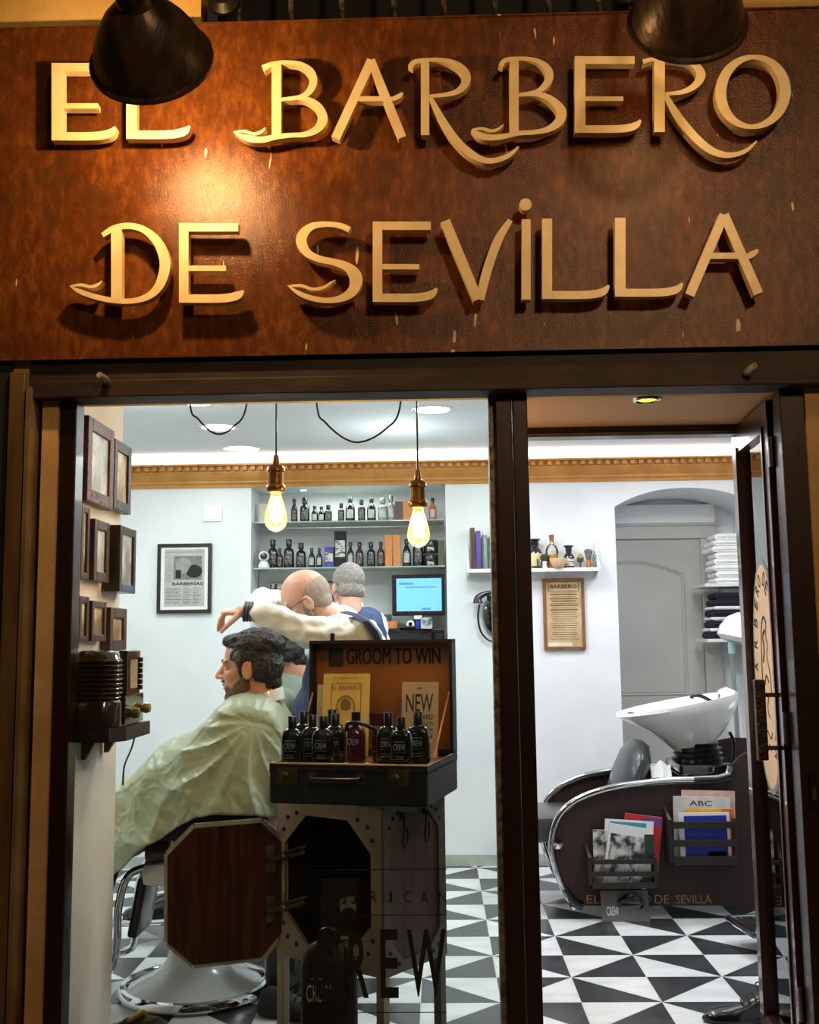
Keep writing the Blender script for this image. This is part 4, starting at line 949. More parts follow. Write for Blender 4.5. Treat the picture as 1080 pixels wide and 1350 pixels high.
# ================================================================== BACKWASH UNIT
Yw = 5.23; Yw2 = Yw + .56
panel = [(757, 1194), (742, 1170), (731, 1130), (731, 1100), (742, 1075), (762, 1058), (795, 1045), (835, 1038), (880, 1034), (925, 1033), (958, 1034), (961, 1022), (966, 1008), (976, 997), (990, 990), (1010, 986), (1040, 988), (1075, 1000), (1095, 1030), (1095, 1194)]
t = thing('backwash_unit', 'dark wooden backwash salon unit with a white basin and EL BARBERO DE SEVILLA lettering', 'salon wash unit', (P(900, 1195, Yw).x, Yw, 0))
def zfix(p): return V((p.x, p.y, max(p.z, .005)))
for Yk, nm in ((Yw, 'side_panel'), (Yw2, 'side_panel')):
    pts = [zfix(P(x, y, Yw)) for x, y in panel]; pts = [V((p.x, Yk, p.z)) for p in pts]
    b = MB(); b.prism(pts, (0, .03, 0)); b.build(nm, M_blackwood, t, False, True)
    tb = [(758, 1197), (742, 1170), (728, 1128), (728, 1098), (739, 1072), (760, 1054), (794, 1041), (835, 1033), (880, 1028), (925, 1027), (955, 1024), (962, 1010)]
    pts = [zfix(P(x, y, Yw)) for x, y in tb]
    b = MB(); b.tube(crom([(p.x, Yk - .012, p.z) for p in pts], 4), .0155, 12); b.build('chrome_rail', M_chrome, t, True, True)
    pts = [P(x, y, Yw) for x, y in ((914, 1028), (945, 1027), (962, 1022))]
    b = MB(); b.tube([(p.x, Yk - .012, p.z) for p in pts], .022, 12); b.build('grip', M_black, t, True, True)
    pts = [zfix(P(x, y, Yw)) for x, y in ((745, 1172), (756, 1192), (768, 1196))]
    b = MB(); b.tube([(p.x, Yk - .014, p.z + .008) for p in pts], [.017, .024, .02], 12); b.build('rail_foot', M_black, t, True, True)
b = MB(); q = P(734, 1111, Yw); b.lathe([(0, 0), (.026, 0), (.026, .01), (0, .012)], 20, Matrix.Translation(q + V((.0, -.012, 0))) @ Matrix.Rotation(PI / 2, 4, 'X')); b.build('rail_bracket', M_chrome, t, True, True)
# lettering
b = MB(); yl = Yw - .0008
for wd, x0, x1 in (('EL', 774, 791), ('BARBERO', 800, 858), ('DE', 864, 882), ('SEVILLA', 892, 938)):
    lo = P(x0, 1191, yl); hi = P(x1, 1180, yl); b.text(wd, lo, (1, 0, 0), (0, 0, 1), hi.x - lo.x, hi.z - lo.z, -.001, -.012)
b.build('lettering', mat('copper_letters', '#b08058', '#a07048', 8, .5), t, False, True)
# seat, backrest
xs = P(745, 1080, Yw).x
zs_ = P(720, 1067, 5.5).z
b = MB(); b.b2((P(700, 1080, 5.4).x - .1, Yw + .04, zs_ - .13), (P(850, 1080, 5.4).x, Yw2 - .01, zs_), bev=.05); b.build('seat', mat('black_leather', '#3a3d40', '#2c2f32', 12, .35, bump=.1, coat=.2), t, True, True)
b = MB()
pb, pt = P(820, 1050, 5.5), P(838, 992, 5.5)
Mx = Matrix.Translation((pb + pt) / 2) @ Matrix.Rotation(math.radians(22), 4, 'Y')
b.lathe([(.0, -.2), (.12, -.19), (.2, -.1), (.215, 0), (.2, .1), (.12, .17), (0, .185)], 28, Mx @ Matrix.Scale(.36, 4, V((1, 0, 0))), sx=1, sy=1.1); b.build('backrest', MATS['black_leather'], t, True, True)
# basin
def ring(cx, cz, rx, ry, tilt, cy=5.52, n=32): return [V((cx + rx * math.cos(2 * PI * i / n), cy + ry * math.sin(2 * PI * i / n) * (1 if True else 1), cz + tilt * math.cos(2 * PI * i / n))) for i in range(n)]
def qx(px): return P(px, 950, 5.52).x
def qz(py): return P(900, py, 5.52).z
def rg(px0, px1, y0, y1, ry): return ring((qx(px0) + qx(px1)) / 2, (qz(y0) + qz(y1)) / 2, (qx(px1) - qx(px0)) / 2, ry, (qz(y1) - qz(y0)) / 2)
b = MB()
b.loft([rg(888, 934, 990, 984, .08), rg(874, 950, 978, 968, .12), rg(850, 963, 962, 948, .17), rg(826, 971, 950, 930, .21), rg(812, 974, 944, 918, .235), rg(813, 973, 940, 912, .235), rg(818, 969, 940, 913, .222), rg(838, 962, 952, 938, .18), rg(870, 945, 968, 962, .11)])
# raised back of the basin
b.loft([ring(qx(953), qz(932), .06, .15, .03), ring(qx(958), qz(915), .04, .11, .02), ring(qx(955), qz(909), .02, .06, .01)])
b.build('basin', M_ceramic, t, True, True)
b = MB(); b.ell(P(832, 940, 5.5), (.02, .03, .004)); b.build('neck_rest', M_black, t, True, True)
b = MB(); b.tube(crom([tuple(P(x, y, 5.42)) for x, y in ((912, 921), (914, 917), (925, 918), (940, 926))], 6), .01, 10); b.build('hose', M_black, t, True, True)
b = MB(); b.tube([tuple(P(950, y, 5.5)) for y in (926, 915)], .014, 12); b.build('tap', M_chrome, t, True, True)
b = MB(); b.lathe([(0, 0), (.12, 0), (.13, .02), (.11, .03), (.125, .045), (.105, .055), (.12, .07), (.1, .08), (.11, .095), (0, .1)], 28, Matrix.Translation((qx(918), 5.52, qz(1004)))); b.build('bellows', M_black, t, True, True)
b = MB(); b.b2((qx(884), 5.34, qz(1060)), (qx(958), 5.7, qz(1003)), bev=.015); b.build('pedestal_box', M_bb, t, True, True)
b = MB(); b.tube(crom([tuple(P(x, y, 5.6)) for x, y in ((962, 965), (968, 980), (966, 1005), (960, 1020))], 6), .009, 10); b.build('waste_hose', M_black, t, True, True)
# magazine racks
def rack(x0, x1, yt, yb, skew, nm):
    Yr = Yw - .10
    a, c = P(x0, yb, Yr), P(x1, yt, Yr); H_ = c.z - a.z
    b = MB()
    for f0, f1 in ((.0, .2), (.42, .58), (.84, 1.0)):
        b.b2((a.x + .015, Yr, a.z + H_ * f0), (c.x - .005, Yr + .012, a.z + H_ * f1), bev=.002)
    for x in (a.x + .0, c.x - .015): b.b2((x, Yr + .005, a.z), (x + .018, Yw, c.z + .01), bev=.002)
    b.b2((a.x, Yr + .005, a.z), (c.x, Yw, a.z + .012))
    b.bar((a.x - .0, Yw - .004, c.z + .05), (a.x + .01, Yr + .01, c.z), .014, .014)
    o = b.build('magazine_rack', mat('rack_wood', '#2c2422', '#221b19', 7, .4, stretch=(6, 1, 1)), t, False, True); o['label'] = 'slatted dark magazine rack ' + nm
    return a, c, Yr
ra, rc, Yr = rack(777, 866, 1133, 1172, 0, 'low on the left of the panel')
rb, rd, Yr = rack(884, 972, 1083, 1141, 0, 'high on the right of the panel')
def magazine(x0, x1, yt, yb, Y, m, label, rot=0, texts=(), blocks=(), name='magazine'):
    a = P(x0, yb, Y); c = P(x1, yt, Y); w_ = c.x - a.x; h = c.z - a.z
    o = thing(name, label, 'newspaper' if name == 'newspaper' else 'magazine', ((a.x + c.x) / 2, Y, a.z)); o.rotation_euler = (0, rot, 0)
    b = MB(); b.b2((-w_ / 2, 0, 0), (w_ / 2, .006, h)); b.build('pages', M_paper, o)
    b = MB(); b.b2((-w_ / 2, -.0015, 0), (w_ / 2, 0, h)); b.build('cover', m, o)
    b = MB(); mm = []
    for i, (s, u, v, uw, vh, mt) in enumerate(texts): mm.append(mt); b.text(s, (-w_ / 2 + u * w_, -.0016, v * h), (1, 0, 0), (0, 0, 1), uw * w_, vh * h, -.0006, .01, mi=len(mm) - 1)
    for (u0, v0, u1, v1, mt) in blocks: mm.append(mt); b.b2((-w_ / 2 + u0 * w_, -.0021, v0 * h), (-w_ / 2 + u1 * w_, -.0016, v1 * h), mi=len(mm) - 1)
    if mm: b.build('cover_print', mm, o)
M_mpic = mat('mono_photo', '#d0d0cc', '#2c2e30', 18, .5, ramp=(.42, .58)); M_mwhite = mat('glossy_white', '#e8e8ea', '#dcdce0', 4, .3)
M_mred = mat('mag_red', '#c83038', '#a82028', 6, .4); M_mcyan = mat('mag_cyan', '#3a9ab8', '#2c88a8', 6, .4); M_mblue = mat('mag_blue', '#2038a0', '#182c88', 6, .4); M_myel = mat('mag_yellow', '#e8a820', '#dc8c18', 6, .4)
Ymg = Yw - .03
magazine(816, 862, 1074, 1168, Ymg, M_mred, 'red-topped magazine at the back of the left rack', .13, blocks=((.5, .88, .98, .97, M_purple),))
magazine(795, 856, 1081, 1168, Ymg - .014, M_mwhite, 'white and cyan magazine second in the left rack', .07, blocks=((.1, .84, .85, .97, M_mcyan),))
magazine(794, 848, 1088, 1168, Ymg - .028, M_mwhite, 'white-bordered magazine with a black and white photo in the left rack', .16, blocks=((.06, .1, .94, .84, M_mpic),))
magazine(783, 800, 1094, 1168, Ymg - .02, M_mpic, 'narrow beige brochure at the left edge of the left rack', .02)
magazine(786, 858, 1136, 1169, Ymg - .045, M_mpic, 'dark photo magazine in front inside the left rack', 0, texts=(('N', .55, .3, .2, .6, M_mwhite),))
magazine(852, 862, 1100, 1168, Ymg - .035, mat('dark_green_cover', '#2a3a30', '#1c2a22', 8, .4), 'slim dark green brochure at the right edge of the left rack', 0)
magazine(900, 966, 1042, 1138, Ymg, mat('pink_news', '#d8b8a8', '#b89888', 20, .7), 'pinkish folded newspaper at the back of the right rack', .03, name='newspaper')
magazine(889, 960, 1050, 1138, Ymg - .014, mat('newsprint2', '#cdccc8', '#b8b7b3', 14, .7), 'newspaper headed ABC in the right rack', .03, texts=(('ABC', .28, .86, .4, .08, M_ink),), blocks=((.2, .78, .75, .8, M_ink), (.25, .81, .7, .82, M_grey)), name='newspaper')
magazine(906, 967, 1066, 1138, Ymg - .028, M_myel, 'yellow and orange magazine in the right rack', .0, blocks=((.75, 0, 1, 1, mat('mag_orange', '#d86a20', '#c85a18', 6, .4)),))
magazine(898, 962, 1071, 1139, Ymg - .045, M_mwhite, 'white-bordered blue magazine in front in the right rack', -.01, blocks=((.1, .0, .94, .94, M_mblue), (.55, .08, .9, .24, M_mpic)))
# grooming product poster below the left rack
p0, p1 = P(793, 1196, Yw - .05), P(855, 1175, Yw - .05)
t = thing('product_leaflet_box', 'grey display card with a black product picture leaning below the left rack', 'display card', (p0.x, Yw - .06, 0))
b = MB(); b.prism([(p0.x, Yw - .07, .0), (p1.x, Yw - .07, .0), (p1.x, Yw - .03, p1.z), (p0.x, Yw - .03, p1.z)], (0, .006, 0)); b.build('card', mat('card_grey', '#6e6e6c', '#5a5a58', 5, .5), t, False, True)
qq = lambda u, v, o=.002: V((p0.x + (p1.x - p0.x) * u, Yw - .07 + .04 * v - o, p1.z * v))
b = MB(); b.ell(qq(.62, .55), (.065, .006, .05)); b.build('picture', M_bb, t, True, True)
b = MB(); b.ell(qq(.6, .68, .007), (.035, .004, .022)); b.build('highlight', M_white, t, True, True)
b = MB(); b.text('CREW', qq(.1, .2), (1, 0, 0), (0, .3, 1), (p1.x - p0.x) * .26, p1.z * .3, -.001, .02); b.build('print', M_white, t, False, True)
# small white towel over the rail
t = MB(); rings = []
for i in range(10):
    u = i / 9; rings.append([V((P(858 + 26 * v_, 1000, 5.33).x, 5.33 + .04 * math.sin(PI * u) * 1 - .05 * u, P(870, 1003 + 30 * abs(2 * u - 1) + 4 * math.sin(v_ * 9), 5.33).z)) for v_ in [k / 8 for k in range(9)]])
t.loft(rings, closed=False); o = t.build('hand_towel', M_tow, None, True); tag(o, 'white towel hung between the black chair back and the basin', 'towel')
md = o.modifiers.new('s', 'SOLIDIFY'); md.thickness = .008
# ================================================================== PICTURE FRAMES ON THE REVEAL
M_pic_a = mat('photo_sepia', '#e4cca0', '#8a6c48', 14, .4, ramp=(.4, .6)); M_pic_b = mat('photo_pale', '#e0e4e4', '#a8aca8', 12, .4, ramp=(.4, .6)); M_pic_c = mat('photo_blue', '#d8dce4', '#8a8c90', 12, .4, ramp=(.4, .62))
def side_frame(y0, y1, z0, z1, dep, fw, m, pic, label, lean=.012):
    t = thing('picture_frame', label, 'picture', (XL, y0, z0), 0, 'framed pictures on the reveal')
    X0 = XL; b = MB()
    def bx(ya, yb, za, zb, xa, xb, mi=None): b.b2((X0 + xa, ya, za), (X0 + xb, yb, zb), bev=.003, mi=mi)
    bx(y0, y0 + fw, z0, z1, .002, dep); bx(y1 - fw, y1, z0, z1, .002, dep); bx(y0 + fw, y1 - fw, z0, z0 + fw, .002, dep); bx(y0 + fw, y1 - fw, z1 - fw, z1, .002, dep)
    b.build('frame', m, t, False, True)
    b = MB(); b.b2((X0 + .002, y0 + fw, z0 + fw), (X0 + dep - .008, y1 - fw, z1 - fw)); b.build('print', pic, t, False, True)
    return t
for a in [(3.12, 3.375, 1.735, 1.995, .03, .04, M_reddish, M_pic_b, 'large carved reddish frame, topmost and nearest on the reveal'), (3.385, 3.575, 1.745, 1.975, .03, .034, mat('dark_carved', '#4a3430', '#2e201e', 30, .4, bump=.4), M_pic_a, 'dark carved frame at the top, at the inner corner of the reveal'),
          (3.11, 3.185, 1.50, 1.72, .02, .02, M_brownwood, M_pic_a, 'narrow brown frame beside the post in the middle row'), (3.2, 3.35, 1.50, 1.69, .03, .03, M_brownwood, M_pic_b, 'brown frame with a pale photo in the centre of the middle row'),
          (3.38, 3.56, 1.475, 1.69, .055, .026, mat('deep_box_wood', '#3c2820', '#281a14', 9, .35, coat=.3), M_pic_c, 'deep box frame at the inner corner in the middle row'), (3.11, 3.195, 1.312, 1.45, .02, .02, M_brownwood, M_pic_a, 'small brown frame beside the post in the lowest row'),
          (3.21, 3.35, 1.317, 1.44, .025, .02, M_brownwood, M_pic_a, 'small brown frame in the centre of the lowest row'), (3.375, 3.555, 1.288, 1.425, .03, .034, M_brownwood, M_pic_a, 'wide brown frame at the inner corner in the lowest row')]: side_frame(*a)
# radio on its wall shelf
zr = P(150, 955, 3.25).z; xr = XL + .003
t = thing('radio_shelf', 'dark metal bracket shelf under the old radio', 'shelf', (xr, 3.3, zr - .04))
b = MB(); b.prism([(xr, 3.11, zr - .042), (XL + .115, 3.105, zr - .042), (XL + .15, 3.16, zr - .042), (XL + .15, 3.42, zr - .042), (xr, 3.42, zr - .042)], (0, 0, .04)); b.build('tray', M_blackwood, t, False, True)
for y in (3.2, 3.42):
    b = MB(); b.prism([(xr, y, zr - .042), (xr + .045, y, zr - .042), (xr + .012, y, zr - .1), (xr, y, zr - .1)], (0, .02, 0)); b.build('bracket', mat('copper_bracket', '#7a4a30', '#4a2c1c', 9, .4, .5), t, False, True)
M_bak = mat('brown_bakelite', '#3a261a', '#281810', 5, .12, coat=.7)
t = thing('vintage_radio', 'dark brown ribbed old radio with two brass knobs on a wall shelf', 'radio', (XL + .07, 3.3, zr))
def rrect(x0, y0, x1, y1, r, n=7):
    pts = []
    for cx, cy, a0, rr in ((x1 - r, y0 + r, -PI / 2, r), (x1 - .012, y1 - .012, 0, .012), (x0 + .012, y1 - .012, PI / 2, .012), (x0 + .012, y0 + .012, PI, .012)):
        for i in range(n): a = a0 + PI / 2 * i / (n - 1); pts.append((cx + rr * math.cos(a), cy + rr * math.sin(a)))
    return pts
zt_ = P(150, 857, 3.2).z
zbase = P(150, 923, 3.15).z
def rings_of(spec, r=.1):
    R_ = []
    for z, ins in spec: R_.append([V((x, y, z)) for x, y in rrect(XL + .008, 3.105 + ins, XL + .135 - ins, 3.35 - ins, max(r - ins, .02))])
    return R_
b = MB(); b.loft(rings_of([(zr, 0), (zbase - .006, 0), (zbase, .004)], .06)); b.build('base', M_bak, t, True, True)
sp = []; n = 9; hR = (zt_ - .025 - zbase) / n
for i in range(n):
    z = zbase + i * hR; sp += [(z, .012), (z + hR * .15, .006), (z + hR * .5, .002), (z + hR * .85, .006)]
sp += [(zt_ - .025, .008), (zt_ - .012, .014), (zt_ - .003, .03), (zt_, .055)]
b = MB(); b.loft(rings_of(sp, .07)); b.build('ribbed_grille', M_bak, t, True, True)
xf = XL + .13
b = MB(); b.b2((xf - .02, 3.2, zbase + .01), (xf + .008, 3.34, zt_ - .002), bev=.004); b.b2((xf - .02, 3.17, zr + .004), (xf + .012, 3.37, zbase + .012), bev=.004); b.build('front_panel', M_bak, t, False, True)
b = MB(); b.b2((xf + .008, 3.225, zbase + .03), (xf + .0105, 3.3, zt_ - .03)); b.build('dial', mat('dial_cream', '#b8a888', '#8c7c5c', 40, .3), t, False, True)
for i in range(6): b = MB(); zz_ = zbase + .03 + i * .017; b.tube([(xf + .006, 3.335, zz_), (xf + .016, 3.335, zz_)], .008, 10); b.build('push_button', M_bak, t, True, True)
for y, z in ((3.23, (zr + zbase) / 2 - .004), (3.35, (zr + zbase) / 2 + .004)):
    b = MB(); b.lathe([(0, 0), (.012, 0), (.017, .012), (.014, .026), (0, .03)], 18, Matrix.Translation((xf + .012, y, z)) @ Matrix.Rotation(PI / 2, 4, 'Y')); b.build('knob', mat('brass_knob', '#b8a060', '#94803c', 6, .3, .7), t, True, True)
b = MB()
for i in range(4): b.b2((xf + .012, 3.18, zr + .02 + i * .012), (xf + .0135, 3.205, zr + .026 + i * .012))
b.tube(crom([(xf - .01, 3.37, zr), tuple(P(180, 960, 3.5)), tuple(P(174, 985, 3.5)), tuple(P(164, 1010, 3.55)), tuple(P(162, 1035, 3.57))], 6), .003, 6); b.build('power_cable', M_black, t, True, True)

# ================================================================== DISPLAY CABINET
M_case = mat('riveted_steel', '#b09c82', '#8c7c66', 5, .42, .5, bump=.06); M_inside = mat('dark_interior', '#12131c', '#0c0c14', 5, .6)
pc = P(505, 1200, 3.2); zc0_, zc1_ = P(505, 1291, 3.2).z, P(505, 1064, 3.2).z
rz = math.radians(-36)
t = thing('display_cabinet', 'riveted steel display cabinet on legs with an open octagonal wooden door', 'cabinet', (pc.x, pc.y, 0), rz)
w_, dpt = .43, .31
b = MB(); st = .035; tr = .05; g = .09
b.b2((-w_, 0, zc0_), (-w_ + st, .012, zc1_)); b.b2((-st - .01, 0, zc0_), (0, .012, zc1_)); b.b2((-w_ + st, 0, zc1_ - tr), (-st - .01, .012, zc1_)); b.b2((-w_ + st, 0, zc0_), (-st - .01, .012, zc0_ + tr))
for sx, x in ((1, -w_ + st), (-1, -st - .01)):
    for sz, z in ((1, zc0_ + tr), (-1, zc1_ - tr)): b.prism([(x, 0, z), (x + sx * g, 0, z), (x, 0, z + sz * g)], (0, .012, 0))
b.b2((-w_, 0, zc1_ - .004), (0, dpt, zc1_ + .004)); b.build('front_frame', M_case, t)
b = MB(); b.b2((-w_, .012, zc0_), (-w_ + .006, dpt, zc1_)); b.b2((-w_, dpt - .006, zc0_), (-.012, dpt, zc1_)); b.b2((-w_, .012, zc0_), (-.012, dpt, zc0_ + .008)); b.build('interior', M_inside, t)
b = MB(); b.b2((-.012, .012, zc0_), (-.004, dpt, zc1_), mi=0); spn = b.build('side_panel', mat('plum_wood', '#5e4844', '#46332f', 5, .4, stretch=(3, 3, .5)), t)
b = MB()
for lo, hi in (((0, zc0_), (st, zc1_)), ((dpt - st, zc0_), (dpt, zc1_)), ((st, zc0_), (dpt - st, zc0_ + .03)), ((st, zc1_ - .03), (dpt - st, zc1_))): b.b2((-.004, lo[0], lo[1]), (.004, hi[0], hi[1]))
for sx, y in ((1, st), (-1, dpt - st)):
    for sz, z in ((1, zc0_ + .03), (-1, zc1_ - .03)): b.prism([(-.004, y, z), (-.004, y + sx * .06, z), (-.004, y, z + sz * .06)], (.008, 0, 0))
b.build('side_frame', mat('grey_steel', '#77746c', '#5e5b54', 6, .4, .6), t)
M_rivet = mat('dark_rivet', '#4c4238', '#2e2822', 9, .4, .6)
nr = 0
for sx, x in ((1, -w_ + st), (-1, -st - .01)):
    for sz, z in ((1, zc0_ + tr), (-1, zc1_ - tr)):
        for dx, dz in ((.012, .012), (.05, -.005), (-.005, .05)):
            b = MB(); b.ell((x + sx * dx, 0, z + sz * dz), (.0075, .005, .0075), n=10, m=6); b.build('rivet', M_rivet, t, True)
for sx, y in ((1, st), (-1, dpt - st)):
    for sz, z in ((1, zc0_ + .03), (-1, zc1_ - .03)):
        for dx, dz in ((.01, .01), (.035, -.004), (-.006, .035)):
            b = MB(); b.ell((.004, y + sx * dx, z + sz * dz), (.005, .007, .007), n=10, m=6); b.build('rivet', M_rivet, t, True)
for x, y in ((-w_ + .015, .015), (-.015, .015), (-w_ + .015, dpt - .015), (-.015, dpt - .015)):
    b = MB(); b.b2((x - .014, y - .014, .0), (x + .014, y + .014, zc0_ + .002), bev=.002); b.build('leg', M_case if y < .1 else MATS['grey_steel'], t)
for y in (.09, .2):
    b = MB(); b.box((.008, y, zc1_ - .035), (.008, .014, .018)); b.tube(crom([(.012, y, zc1_ - .04), (.016, y - .006, zc1_ - .07), (.016, y - .012, zc1_ - .11), (.014, y, zc1_ - .13), (.014, y + .014, zc1_ - .1), (.014, y + .008, zc1_ - .07)], 5), .003, 8); b.build('hook', M_blackmetal, spn, True)
# open door, its own plane, hung on the left post
Yo = 3.44
octo = [(256, 1092), (344, 1085), (374, 1113), (374, 1226), (345, 1262), (255, 1272), (221, 1243), (221, 1128)]
pts = [P(x, y, Yo) for x, y in octo]
b = MB(); b.prism(pts, (0, .018, 0)); cdoor = b.build('door', M_wood, t, False, True)
cx_ = sum(p.x for p in pts) / 8; cz_ = sum(p.z for p in pts) / 8
b = MB(); n = 8
out = [V((cx_ + (p.x - cx_) * 1.012, Yo - .001, cz_ + (p.z - cz_) * 1.012)) for p in pts]
for i in range(8): b.bar(out[i] + V((0, .01, 0)), out[(i + 1) % 8] + V((0, .01, 0)), .022, .003, up=(0, 1, 0))
b.build('door_edge', mat('pale_edge', '#c8c0b0', '#a89c88', 9, .5), cdoor, False, True)
for yy in (1132, 1199):
    a, c, e = P(352, yy, Yo - .006), P(374, yy - 2, Yo - .012), P(402, yy - 10, Yo - .0)
    b = MB(); b.box(a + V((.012, 0, 0)), (.03, .006, .08), bev=.001); b.bar(a + V((0, -.008, 0)), c, .02, .012); b.bar(c, e, .016, .012); b.bar(c + V((0, 0, .014)), e + V((.004, 0, .016)), .006, .008); b.ell(c, (.012, .012, .012)); b.build('hinge', mat('hinge_steel', '#8c8474', '#4c463c', 20, .35, .8), cdoor, False, True)
# card and bag on show
p0, p1 = P(423, 1262, 3.36), P(490, 1158, 3.36)
t = thing('display_card', 'dark display card with a bearded face in the open cabinet', 'display card', (p0.x, 3.36, p0.z))
ang = math.radians(-20)
fc = P(455, 1196, 3.352)
b = MB(); b.b2((p0.x, 3.36, zc0_ + .01), (p1.x + .01, 3.366, p1.z)); b.build('card', mat('card_dark', '#1c1916', '#14110f', 5, .5), t, False, True)
M_fp = mat('print_face', '#a0968c', '#5c544c', 12, .6); s = 1 / 420
b = MB()
def FE(x, y, rx, ry, mi): p = P(x, y, 3.358); b.ell(p, (rx * 3.36 / F, .0012, ry * 3.36 / F), mi=mi)
FE(461, 1192, 13, 20, 0); FE(458, 1177, 15, 9, 1); b.v = b.v
b.build('portrait', [M_fp, M_inside], t, True, True)
b = MB(); FE(454, 1190, 3, 1.4, 0); FE(466, 1190, 3, 1.4, 0); FE(460, 1205, 10, 8, 0); FE(472, 1192, 3, 14, 0); b.v = [p + V((0, -.0012, 0)) for p in b.v]; b.build('portrait_features', M_inside, t, True, True)  # dark print of the eyes, beard and face edge
b = MB(); lo = P(443, 1239, 3.355); b.text('AMERIC', lo, (1, 0, 0), (0, 0, 1), .045, .011, -.0008, .02); lo = P(447, 1246, 3.355); b.text('CREW', lo, (1, 0, 0), (0, 0, 1), .036, .011, -.0008, .02); b.build('wording', mat('print_cream', '#d8ccb8', '#c8bca8', 6, .6), t, False, True)
Yb = 3.125; zsill = .135
a = P(434, 1349, Yb)
t = thing('carry_bag', 'black round-shouldered bag printed CREW on the window sill', 'bag', (a.x, Yb, zsill))
H_ = P(434, 1240, Yb).z - zsill; hw = 36 * Yb / F
rings = []
for v, k, kd in ((0, .96, 1), (.03, 1, 1.05), (.3, 1, 1.05), (.6, 1.0, 1), (.8, .98, .9), (.9, .88, .75), (.96, .7, .55), (1, .4, .3)):
    rings.append([V((a.x + hw * k * math.copysign(abs(math.cos(q)) ** .55, math.cos(q)), Yb + .008 + .034 * kd * math.copysign(abs(math.sin(q)) ** .7, math.sin(q)), zsill + H_ * v)) for q in [2 * PI * i / 28 for i in range(28)]])
b = MB(); b.loft(rings); b.build('body', mat('bag_cloth', '#2a1c1a', '#1c1312', 18, .5, bump=.15), t, True, True)
b = MB(); lo = P(404, 1321, Yb - .045); b.text('CREW', lo, (1, 0, 0), (0, 0, 1), .068, .045, -.001, -.005)
b.text('AMERICAN', lo + V((.012, 0, .058)), (1, 0, 0), (0, 0, 1), .03, .006, -.001, .0)
b.build('print', mat('print_white', '#d8d4cc', '#c8c4bc', 6, .6), t, False, True)
b = MB(); b.tube(crom([(a.x - .03, Yb, zsill + H_ * .95), (a.x - .02, Yb, zsill + H_ * 1.08), (a.x + .02, Yb, zsill + H_ * 1.08), (a.x + .03, Yb, zsill + H_ * .95)], 6), .006, 8); b.build('handle', M_black, t, True, True)
p = P(466, 1340, 3.14); t = thing('tin_canister', 'small black canister on the sill right of the black bag', 'canister', (p.x + .01, 3.125, zsill))
b = MB(); b.lathe([(0, 0), (.018, 0), (.019, .005), (.019, .05), (.017, .06), (0, .06)], 20); b.build('body', M_black, t, True); b = MB(); b.lathe([(.0195, .045), (.0205, .045), (.0205, .06), (.0, .064)], 20); b.build('lid', M_blackmetal, t, True)
# lump of stone with a yellow tool at the lower left
p = PZ(190, 1347, .135)
p = P(188, 1352, 3.12)
t = thing('stone_block', 'rough olive stone with a yellow stub lying at the lower left of the sill', 'stone', (p.x, 3.115, zsill))
hst = P(188, 1336, 3.12).z - zsill
rnd = random.Random(3); b = MB(); b.ell((0, 0, hst * .42), (.098, .038, hst * .58), n=22, m=12)
b.v = [V((v.x, v.y, max(v.z + .006 * noise.noise(v * 30), 0))) for v in b.v]; b.build('stone', mat('olive_stone', '#5c5638', '#39351f', 26, .9, bump=.6), t, False)
b = MB(); b.cap((-.03, -.022, hst - .01), .007, (.005, -.01, hst + .008), .009); b.build('stub', mat('mustard', '#c8b040', '#a89028', 8, .5), t, True)
# waste bin and a shoe behind the cabinet
p = PZ(378, 1296, .0); t = thing('waste_bin', 'round black waste bin behind the left leg of the cabinet', 'bin', (p.x + .02, 4.17, 0))
b = MB(); b.lathe([(0, 0), (.06, .0), (.075, .015), (.085, .06), (.088, .24), (.084, .24), (.078, .06), (0, .03)], 28); b.build('body', M_black, t, True); b = MB(); b.lathe([(.084, .238), (.092, .24), (.092, .25), (.084, .252), (.084, .238)], 28); b.build('rim', M_blackmetal, t, True)
def shoe(b, M, mi=0, L_=.29):
    """shoe along +X from heel at origin"""
    rings = []
    for u, w2, top, cx in ((0, .026, .055, 0), (.03, .034, .085, 0), (.12, .036, .1, 0), (.3, .036, .1, 0), (.42, .037, .08, 0), (.55, .042, .062, .002), (.75, .046, .05, .004), (.9, .04, .042, .004), (.97, .028, .034, .004), (1, .012, .024, .004)):
        rings.append([M @ V((u * L_, cx + w2 * math.cos(a), max(.014, .014 + (top - .014) * max(math.sin(a), 0) ** .8) if math.sin(a) > 0 else .014)) for a in [2 * PI * i / 20 for i in range(20)]])
    b.loft(rings, mi=mi)
def sole(b, M, L_=.29):
    r = []
    for z, k in ((0, 1.0), (.012, 1.04), (.018, 1.02)):
        r.append([M @ V((L_ / 2 + (L_ / 2 + .004) * k * math.cos(a), .003 + (.040 + .006 * math.cos(a)) * k * math.sin(a), z)) for a in [2 * PI * i / 28 for i in range(28)]])
    b.loft(r)
def laces(b, M, L_=.29):
    for k in range(4): u = .34 + k * .07; z = .1 - k * .0115; b.tube([M @ V((u * L_, -.022, z - .006)), M @ V((u * L_ + .006, 0, z + .006)), M @ V((u * L_, .022, z - .006))], .0028, 6)
    for s_ in (-1, 1): b.tube(crom([tuple(M @ V(q)) for q in ((.32 * L_, 0, .106), (.26 * L_, s_ * .02, .125), (.36 * L_, s_ * .035, .115), (.34 * L_, s_ * .01, .1))], 5), .0022, 6)
M_shoe = mat('black_leather_shoe', '#17171b', '#0f0f12', 8, .22, coat=.4)
def make_shoe(label, loc, rot, m=M_shoe):
    t = thing('shoe', label, 'shoe', loc, rot); M = Matrix()
    b = MB(); shoe(b, M); b.build('upper', m, t, True); b = MB(); sole(b, M); b.build('sole', M_black, t, True); b = MB(); laces(b, M); b.build('laces', M_blackmatt, t, True); return t
p = PZ(372, 1338, 0)
